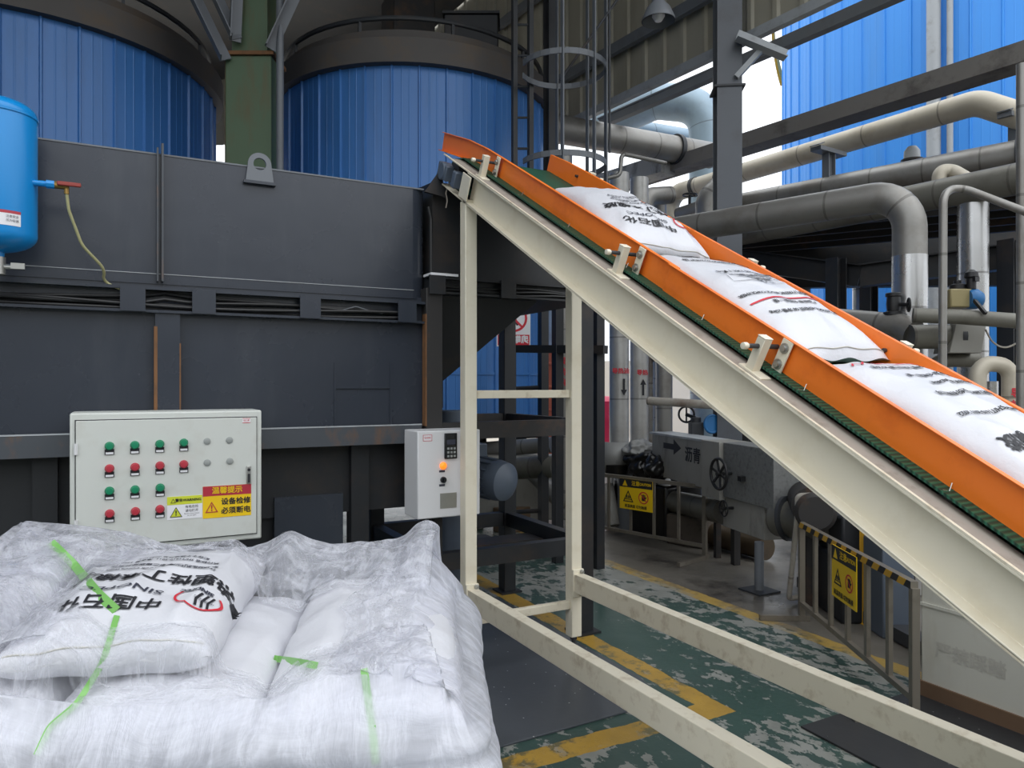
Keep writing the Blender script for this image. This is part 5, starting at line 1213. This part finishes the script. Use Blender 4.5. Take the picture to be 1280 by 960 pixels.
p = P(813, 480, 9.0); pipe('clad_pipe', [down(p, .0), down(p, 2.2)], .032, 'piperust', 'slim pale upright pipe standing between lettered pipe and elbowed pipe')
pipe('clad_pipe', [P(810, 501, 7.6), P(905, 507, 7.1)], .043, 'piperust', 'rusty white horizontal pipe crossing behind the conveyor beam', 0, 16)
for px, lab in ((897, 'nearest the blue handwheel'), (907, 'in the middle'), (917, 'hidden most by the conveyor beam')):
    p = P(px, 480, 8.2); pipe('riser_pipe', [down(p, .02), down(p, 2.0)], .04, 'pipeshine', 'slim bright riser pipe, one of three in a row, ' + lab, 0, 14, group='three bright risers')
t = thing('blue_valve', 'blue geared valve with a blue handwheel behind the clad boxes', 'valve', P(875, 545, 7.4))
m = MB(); m.box(P(870, 537, 7.4), (.13, .13, .15), Rz); m.lathe([(.05, -.15), (.05, .15)], P(870, 540, 7.4), 14); m.build('valve_body', M['darksteel'], t, bevel=.01)
wq = P(890, 530, 7.3); nrm = Rz @ V((.35, -1, 0)); m = MB(); m.torus(wq, .085, .014, nrm, 24, 8); m.lathe([(.08, -.01), (.03, .02), (.03, .06)], wq, 18, -nrm.normalized()); m.build('handwheel', M['bluevalve'], t)
wq = P(858, 518, 7.5); m = MB(); m.torus(wq, .08, .011, Rz @ V((-.6, -1, 0)), 24, 8); m.bar(wq - V((0, 0, .08)), wq + V((0, 0, .08)), .012, .012); m.bar(wq, P(868, 522, 7.4), .03, .03); m.cyl(P(868, 522, 7.4), P(868, 535, 7.4), .02, 10); m.build('upper_handwheel', M['wheel'], t)
# insulated valve boxes, in a row that recedes from the leg on the concrete
BA, BL = V((4.40, 4.0, 0)), V((.235, .972, 0)).normalized(); BD = V((BL.y, -BL.x, 0)); RB = Matrix((BL, BD, V((0, 0, 1)))).transposed()
def along(px):                                   # distance along the row's face for a photo column
    k = (px - 640) / FPX; dx, dy = CF * k + SF, -SF * k + CF
    return (BA.y * dx - BA.x * dy) / (BL.x * dy - BL.y * dx)
def bpt(l, dpt, z): return BA + BL * l + BD * dpt + V((0, 0, z))
def ybox(m, pl_, pr_, top, bot, d0=0.0, d1=.24):
    l0, l1 = along(pr_), along(pl_); m.box(bpt((l0 + l1) / 2, (d0 + d1) / 2, (top + bot) / 2), (l1 - l0, d1 - d0, top - bot), RB); return l0, l1
UYm = -BL
t = thing('valve_enclosure', 'clad insulation box with a black arrow and two black characters', 'box', bpt(1.6, .1, .66))
m = MB(); l0, l1 = ybox(m, 815, 879, 1.085, .66); m.build('box_body', M['galv'], t, bevel=.006)
m = MB(); ybox(m, 813, 881, 1.10, 1.08, -.012, .26); m.build('box_lid', M['ltsteel'], t)
m = MB(); m.prism([(-.20, -.028), (.02, -.028), (.02, -.075), (.17, 0), (.02, .075), (.02, .028), (-.20, .028)], bpt(along(841), -.002, .985), UYm, UZ, -.002); m.build('arrow_mark', M['ink'], t)
m = MB(); letter(m, '沥青', bpt(along(866), -.001, .93), UYm, UZ, .15, .003); m.build('lettering', M['ink'], t, recalc=False)
for l in (l0 + .1, l1 - .1):
    m = MB(); m.box(bpt(l, .2, .33), (.05, .05, .66), RB); m.build('leg', M['blackrust'], t)
t = thing('valve_enclosure', 'pale narrow clad box joined to the large speckled box with the big handwheel', 'box', bpt(.9, .1, .62))
m = MB(); l0, l1 = ybox(m, 880.5, 903, 1.10, .60, -.03, .26); m.build('box_body', M['galv'], t, bevel=.004)
m = MB(); m.box(bpt((l0 + l1) / 2, .22, .30), (.06, .06, .60), RB); m.build('leg', M['blackrust'], t)
t = thing('valve_enclosure', 'large speckled grey clad box behind the big black handwheel', 'box', bpt(.35, .1, .6))
m = MB(); l0, l1 = ybox(m, 904, 967, 1.10, .635, 0, .26); m.build('box_body', M['galvdark'], t, bevel=.006)
m = MB(); ybox(m, 900, 951, .632, .372, .03, .25); m.build('lower_box', M['galv'], t, bevel=.005)
q = onZ(957, 745); m = MB(); m.cyl(V((q.x + .06, q.y + .12, 0.0)), V((q.x + .06, q.y + .12, .38)), .035, 16); lg = m.build('leg', M['greysteel'], t)
m = MB(); m.box(V((q.x + .06, q.y + .12, .006)), (.22, .22, .012)); m.build('foot_plate', M['darksteel'], lg)
def wheel(t, c_, R, sp, mt_):
    m = MB(); m.torus(c_, R, R * .10, BD, 36, 10)
    for k in range(sp):
        a = 2 * PI * k / sp + .3; d_ = BL * math.cos(a) + V((0, 0, math.sin(a))); m.bar(c_ + BD * .01, c_ + d_ * R, R * .14, R * .10, BD)
    m.lathe([(R * .16, -.02), (R * .18, .02), (R * .1, .05)], c_, 16, BD); m.cyl(c_, c_ + BD * .2, .012, 10); m.build('handwheel', M[mt_], t)
wheel(t, bpt(along(912) - .03, -.12, .85), .128, 6, 'wheel'); wheel(t, bpt(along(911) - .02, -.06, .555), .065, 5, 'wheel')
m = MB(); m.box(bpt(along(930), -.02, .83), (.05, .05, .04), RB); m.build('yoke', M['wheel'], t)
# tar trough and lumps
t = thing('tar_trough', 'upright tar-stained sheet metal trough left of the arrow box', 'trough', P(772, 600, 8.1))
c_ = P(772, 590, 8.1); m = MB(); n_ = 18; rg = []
for k in range(n_ + 1):
    a = math.radians(150 + 240 * k / n_); rg.append((math.cos(a), math.sin(a)))
def tr_(R, z): return [V((c_.x, c_.y, z)) + Rz @ V((x * R, y * R * .8, 0)) for x, y in rg]
m.quadring([tr_(.18, .62), tr_(.225, .97)], close=False); ob = m.build('trough_wall', M['trough'], t, smooth=60); so = ob.modifiers.new('thick', 'SOLIDIFY'); so.thickness = .01
m = MB(); m.lathe([(.001, .62), (.17, .62), (.175, .72), (.001, .78)], (c_.x, c_.y, 0), 20); m.build('tar_fill', M['tar'], t)
m = MB(); m.lathe([(.09, 0), (.09, .62)], (c_.x + .05, c_.y - .08, 0), 18); m.build('trough_stand', M['greysteel'], t)
def lump(c, R, sc, seed, label, mt='tar'):
    m = MB(); bmesh.ops.create_icosphere(m.bm, subdivisions=4, radius=1)
    for v in m.bm.verts:
        k = 1 + .35 * noise.noise(v.co * 1.7 + V((seed, 0, 0))) + .2 * noise.noise(v.co * 4 + V((0, seed, 0))); v.co = V((v.co.x * sc[0], v.co.y * sc[1], v.co.z * sc[2])) * R * k + V(c)
    tag(m.build('tar_lump', M[mt], smooth=180), label, 'tar')
lump(P(805, 580, 7.8), .22, (1, .8, .7), 3, 'black tar-caked lump of wrapping between trough and arrow box')
lump(P(800, 562, 7.9), .17, (1.1, .8, .6), 8, 'grey tarry rag bundle on top of the caked lump', 'trough')
lump(P(822, 585, 7.5), .15, (.9, .8, .9), 5, 'black tar mass hanging on the arrow box corner')
m = MB(); q = onZ(812, 672); m.box((q.x + .25, q.y + .2, .28), (.5, .9, .56)); tag(m.build('tar_pit', M['tar'], bevel=.03), 'black tar-covered tank block behind the first yellow-signed barrier', 'tank')
q = onZ(858, 688); m = MB(); m.box((q.x + .22, q.y + .18, .15), (.26, .42, .30), Matrix.Rotation(.3, 3, 'Z')); tag(m.build('stone_block', mat('tarry_concrete_block', (84, 76, 68), .8, 0, .2, 6, dirt=(30, 28, 26), dirt_amt=.9, ds=5), bevel=.02), 'tar-stained concrete block at the right end of the first barrier', 'block')
pipe('clad_pipe', [P(838, 626, 7.6), P(905, 640, 6.6)], .11, 'pipedark', 'dark low pipe running into the lower handwheel box', 0)
q = onZ(925, 697); m = MB(); m.tube([V((q.x + .10, q.y + .45, .12)), V((q.x + .10, q.y - .22, .12))], .11, 20); tag(m.build('drum', mat('brown_drum', (74, 60, 42), .55, 0, .2, 4, dirt=(40, 36, 32), dirt_amt=.8, ds=4)), 'brown tarry drum lying on the concrete under the handwheel box', 'drum')
q0_ = P(757, 605, 8.0); m = MB(); q1_ = P(752, 605, 8.0); m.tube([down(P(766, 605, 8.05), .05), P(757, 606, 8.2)], .09, 18); tag(m.build('leaning_tube', M['galv']), 'grey tube leaning behind the first barrier under the trough', 'tube')
# right of the boxes
pipe('flanged_pipe', [P(975, 648, 5.7), P(1040, 652, 5.2)], .14, 'pipedark', 'short dark flanged pipe right of the speckled box', 0, flanges=[(P(983, 648, 5.6), P(987, 648, 5.58), .17)])
q = P(1019, 640, 5.0); m = MB(); m.lathe([(.10, -.2), (.10, .0), (.135, .0), (.135, .03), (.11, .05), (.09, .05)], q, 28, Rz @ V((-.3, -1, 0))); m.lathe([(.14, -.6), (.14, -.2), (.10, -.2)], q, 24, Rz @ V((-.3, -1, 0))); m.cyl(down(q, 0) + Rz @ V((.1, .35, 0)), q + Rz @ V((.1, .35, 0)), .06, 12); tag(m.build('pump', M['blackrust']), 'black round flanged pump behind the cream plastic pipe', 'pump')
q = P(1075, 690, 4.9); t = thing('machine_base', 'dark machine with a yellow upright behind the striped barrier', 'machine', down(q, 0))
m = MB(); m.box(V((q.x + .25, q.y + .2, .22)), (.5, .6, .44), Rz); m.box(V((q.x + .2, q.y + .2, .55)), (.34, .4, .3), Rz); m.build('machine_body', M['black'], t, bevel=.02)
qq = P(1083, 640, 4.9); m = MB(); m.bx(qq.x - .03, qq.x + .03, qq.y - .03, qq.y + .03, 0, .95); m.build('yellow_upright', M['ochre'], t)
m = MB(); qq = P(1110, 690, 4.75); m.box(V((qq.x, qq.y, .30)), (.2, .26, .6), Rz); m.build('grey_cover', M['motor'], t, bevel=.01)
m = MB()
m.bar(onZ(1005, 735) + V((0, 0, .05)), onZ(1150, 850) + V((.35, .1, .05)), .12, .08); tag(m.build('kerb_channel', M['darksteel']), 'dark low steel channel on the concrete behind the striped barrier', 'channel')
pipe('plastic_pipe', [P(1030, 618, 5.0), P(997, 620, 5.1), P(997, 642, 5.1), down(P(986, 736, 5.35), .04), down(P(1001, 733, 5.4), .04)], .019, 'piperust', 'thin cream plastic drain pipe with elbows standing left of the striped barrier', .03, 12)
bpy.data.objects[-1 % len(bpy.data.objects)] if False else None
# off-white tank below the conveyor
t = thing('white_tank', 'off-white box tank with a brown skirting under the lower conveyor', 'tank', (3.9, 1.4, 0))
m = MB(); m.bx(3.63, 4.45, .5, 2.34, .0, .86); m.build('tank_body', M['wallbox'], t, bevel=.01)
m = MB(); m.bx(3.618, 3.63, .5, 2.345, .002, .085); m.build('skirting', M['brown'], t)
m = MB(); m.bx(3.622, 3.63, .5, 2.34, .47, .485); m.build('seam', M['wallbox'], t)
m = MB(); letter(m, '严禁踩踏', onX(1212, 826, 3.629), (0, -1, 0), UZ, .085, .002); m.build('faded_lettering', M['faded'], t, recalc=False)

# ================================================================== BARRIERS
def barrier(A, B, H, nb, label, striped, feet):
    A, B = V((A[0], A[1], 0)), V((B[0], B[1], 0)); d = (B - A).normalized(); t = thing('safety_barrier', label, 'barrier', (A + B) / 2)
    nrm = V((-d.y, d.x, 0)); 
    if nrm.dot(-A) < 0: nrm = -nrm
    m = MB(); m.bar(A + V((0, 0, H - .018)), B + V((0, 0, H - .018)), .035, .035)
    tb = m.build('top_rail', M['stainless'], t)
    if striped:
        L = (B - A).length; n_ = 11
        for k in range(n_):
            m = MB(); o = A + d * (L * k / n_) + nrm * .0185
            m.prism([(0, -.018), (L / n_ * .5, -.018), (L / n_ * .5 + .03, .018), (.03, .018)], o + V((0, 0, H - .018)), d, UZ, .0015 if d.cross(UZ).dot(nrm) > 0 else -.0015); m.build('yellow_stripe', M['ochre'], tb)
        m = MB(); m.prism([(0, -.018), (L, -.018), (L, .018), (0, .018)], A + nrm * .0176 + V((0, 0, H - .018)), d, UZ, .0006 if d.cross(UZ).dot(nrm) > 0 else -.0006); m.build('black_band', M['ink'], tb)
    m = MB(); m.bar(A + V((0, 0, .12)), B + V((0, 0, .12)), .03, .03); m.build('bottom_rail', M['stainless'], t)
    for k in range(nb):
        p = A.lerp(B, k / (nb - 1)); e = k in (0, nb - 1); m = MB(); m.bar(p + V((0, 0, .0 if e else .12)), p + V((0, 0, H - .03)), .036 if e or striped else .024, .022 if not e else .036, nrm); m.build('upright', M['stainless'], t)
    for p in (A, B):
        m = MB(); m.bar(p - nrm * .05 + V((0, 0, .02)), p + nrm * feet + V((0, 0, .02)), .035, .035); m.build('foot', M['stainless'], t)
    return t, d, nrm
def caution(t, o, ux, w, h, nrm):
    ux = V(ux); 
    if ux.cross(UZ).dot(nrm) < 0: ux = -ux
    m = MB(); m.prism([(-w / 2, -h / 2), (w / 2, -h / 2), (w / 2, h / 2), (-w / 2, h / 2)], o, ux, UZ, .006); s_ = m.build('sign_plate', M['yellow'], t)
    o2 = o + nrm * .0065
    hh = h * .27
    m = MB(); m.prism([(-w / 2, h / 2 - hh), (w / 2, h / 2 - hh), (w / 2, h / 2), (-w / 2, h / 2)], o2, ux, UZ, .0008); m.build('sign_header', M['ink'], s_)
    hc = o2 + UZ * (h / 2 - hh / 2) + nrm * .001
    m = MB(); letter(m, '注意', hc + ux * w * .0, ux, UZ, hh * .62, .001); letter(m, 'CAUTION', hc + ux * w * .29, ux, UZ, hh * .44, .001, .85); m.build('header_lettering', M['yellow'], s_, recalc=False)
    m = MB(); m.prism([(-.5 * hh * .75, -.36 * hh), (.5 * hh * .75, -.36 * hh), (0, .36 * hh)], hc - ux * w * .33, ux, UZ, .001); m.build('warning_mark', M['yellow'], s_)
    yc = (-h / 2 + (h / 2 - hh)) / 2 + h * .07
    m = MB(); a_ = o2 - ux * w * .23 + UZ * yc; tri_sign(m, None, a_, ux, UZ, w * .32, .10); 
    for k in (-1, 0, 1):
        m.prism([(-.006 + k * w * .045, -w * .06), (.004 + k * w * .045, -w * .06), (.008 + k * w * .045, 0), (.001 + k * w * .045, .03 * w), (-.004 + k * w * .045, 0)], a_ + nrm * .001, ux, UZ, .0006)
    m.prism([(-.11 * w, -.085 * w), (.11 * w, -.085 * w), (.11 * w, -.07 * w), (-.11 * w, -.07 * w)], a_ + nrm * .001, ux, UZ, .0006)
    letter(m, '高温表面 切勿触摸', o2 + UZ * (-h / 2 + h * .105), ux, UZ, h * .115, .0006, .95)
    b_ = o2 + ux * w * .24 + UZ * yc; hw = w * .055
    m.prism([(-hw, -hw * 1.3), (hw, -hw * 1.3), (hw * 1.1, hw * .3), (-hw, hw * .3)], b_ + nrm * .001, ux, UZ, .0006)
    for k in range(4): m.prism([(-hw + k * hw * .52, hw * .3), (-hw + k * hw * .52 + hw * .4, hw * .3), (-hw + k * hw * .52 + hw * .4, hw * (1.3 + .2 * (k in (1, 2)))), (-hw + k * hw * .52, hw * (1.3 + .2 * (k in (1, 2))))], b_ + nrm * .001, ux, UZ, .0006)
    m.prism([(hw, -hw * .5), (hw * 1.7, hw * .3), (hw * 1.4, hw * .5), (hw * .9, 0)], b_ + nrm * .001, ux, UZ, .0006)
    m.build('sign_lettering', M['ink'], s_, recalc=False)
    m = MB(); ring2d(m, b_, ux, UZ, w * .15, w * .025, lift=.0025); dd = (ux + UZ).normalized(); de = (ux - UZ).normalized()
    m.addmesh([b_ + nrm * .0026 + de * w * .14 * s1_ + dd * w * .011 * s2_ for s1_, s2_ in ((-1, -1), (1, -1), (1, 1), (-1, 1))], [(0, 1, 2, 3)]); m.build('prohibition_ring', M['redink'], s_, recalc=False)
A1, B1 = onZ(735, 670), onZ(881, 699)
t, d, nn = barrier(A1, B1, .68, 6, 'grey steel barrier with a hanging caution sign, the farther one by the tarry boxes', False, .42)
o = onZ(788, 690); k = (P(788, 622, 7.2)); s_ = ((k - A1).dot(d)); o = V((A1.x, A1.y, 0)) + d * s_ + nn * .022 + V((0, 0, .505)); caution(t, o, d, .40, .30, nn)
A2, B2 = onZ(1002, 776), onZ(1143, 905)
t, d, nn = barrier(A2, B2, .67, 7, 'grey steel barrier with a black and yellow striped rail under the conveyor', True, .28)
k = P(1063, 730, 4.2); s_ = (k - V((A2.x, A2.y, 0))).dot(d); o = V((A2.x, A2.y, 0)) + d * s_ + nn * .026 + V((0, 0, .50)); caution(t, o, d, .34, .30, nn)

# ================================================================== FURTHER BITS BEHIND THE BLACK FRAME
q = P(642, 408, 7.0); t = thing('climb_sign', 'white no-climbing sign with a red ring, half hidden by the black post', 'sign', q)
rx = Rz @ V((1, 0, 0)); rn = Rz @ V((0, -1, 0))
m = MB(); m.prism([(-.16, -.19), (.16, -.19), (.16, .19), (-.16, .19)], q, rx, UZ, .008); m.build('sign_plate', M['whitesign'], t)
m = MB(); m.prism([(-.15, -.18), (.15, -.18), (.15, -.08), (-.15, -.08)], q + rn * .0085, rx, UZ, .001); m.build('red_panel', M['redink'], t)
m = MB(); letter(m, '禁止攀爬', q + rn * .010 + UZ * -.130, rx, UZ, .078, .002, .9); m.build('sign_lettering', M['whitesign'], t, recalc=False)
m = MB(); ring2d(m, q + rn * .009 + UZ * .075, rx, UZ, .13, .022); dd = (rx + UZ).normalized(); de = (rx - UZ).normalized(); cq = q + rn * .0105 + UZ * .075
m.addmesh([cq + de * .12 * a_ + dd * .010 * b__ for a_, b__ in ((-1, -1), (1, -1), (1, 1), (-1, 1))], [(0, 1, 2, 3)]); m.build('prohibition_ring', M['redink'], t, recalc=False)
m = MB(); cq = q + rn * .0088 + UZ * .075; m.prism([(-.03, -.08), (-.01, -.08), (.0, -.02), (.03, -.07), (.05, -.06), (.02, .01), (.04, .07), (.02, .08), (-.02, .02)], cq, rx, UZ, .001); m.prism([(.0 + .018 * math.cos(a), .065 + .018 * math.sin(a)) for a in [2 * PI * k / 12 for k in range(12)]], cq - rx * .03, rx, UZ, .001); m.build('figure_mark', M['ink'], t)
p = q + Rz @ V((.0, .02, 0)); m = MB(); m.bar(down(q, .3) - rn * .03, down(q, 2.6) - rn * .03, .05, .03, (1, 0, 0)); m.build('sign_post', M['darksteel'], t)
t = thing('access_platform', 'dark steel posts and rails of a platform behind the hopper frame', 'frame', P(700, 480, 6.6))
for px, d in ((679, 7.2), (697, 6.6), (747, 6.4)):
    p = P(px, 480, d); m = MB(); m.bar(down(p, 0), down(p, 2.6), .10 if px == 747 else .075, .08, (1, 0, 0)); m.build('post', M['black'], t)
m = MB(); m.bar(P(640, 436, 6.9), P(757, 437, 6.3), .08, .07); m.build('rail', M['black'], t)
for y_ in (345, 486, 546, 640):
    m = MB(); m.cyl(P(645, y_, 7.3), P(680, y_ - 2, 7.2), .022, 10); m.build('rung', M['darksteel'], t)
p = P(738, 480, 7.3); pipe('clad_pipe', [down(p, .02), down(p, 3.4)], .035, 'pipe', 'slim grey upright pipe just right of the right conveyor leg')
m = MB(); q = P(690, 500, 13); m.box(down(q, 1.1), (.55, .6, 2.2), Rz)
for k in range(5): m.box(down(q, .35 + .4 * k) + Rz @ V((0, -.31, 0)), (.5, .03, .05), Rz)
tag(m.build('shipping_crate', M['terracotta'], bevel=.02), 'terracotta coloured ribbed crate far behind the hopper frame', 'crate')
t = thing('water_barrel', 'pink red plastic barrel far behind the lettered upright pipes', 'barrel', down(P(756, 520, 13), 0))
c_ = P(756, 520, 13); m = MB(); m.lathe([(.30, 0), (.34, .04), (.36, .25), (.37, .3), (.35, .36), (.36, .7), (.37, .75), (.35, .8), (.33, 1.05), (.2, 1.12), (.001, 1.14)], (c_.x, c_.y, 0.25), 28); m.build('barrel_body', M['pink'], t)
m = MB(); m.lathe([(.38, 0), (.38, .25)], (c_.x, c_.y, 0), 24); m.build('stand', M['darksteel'], t)
pipe('clad_pipe', [P(600, 562, 8.4), P(690, 556, 8.0)], .085, 'pipe', 'low grey clad pipe behind the motor, upper of two')
pipe('clad_pipe', [P(600, 588, 7.6), P(694, 583, 7.2)], .11, 'pipedark', 'low dark clad pipe behind the motor, lower of two')
m = MB(); q = P(655, 610, 8.2); m.box(down(q, .46), (1.3, .3, .70), Rz); m.box(down(q, .06) + Rz @ V((-.5, 0, 0)), (.1, .25, .12), Rz); m.box(down(q, .06) + Rz @ V((.5, 0, 0)), (.1, .25, .12), Rz); tag(m.build('clad_duct', M['galv'], bevel=.02), 'pale sheet-metal duct box behind the black frame', 'duct')
q = onZ(648, 665); m = MB(); m.box((q.x, q.y + .1, .13), (.42, .22, .26), Matrix.Rotation(.2, 3, 'Z')); tag(m.build('concrete_block', M['wood'], bevel=.01), 'brown block on the concrete behind the black frame', 'block')
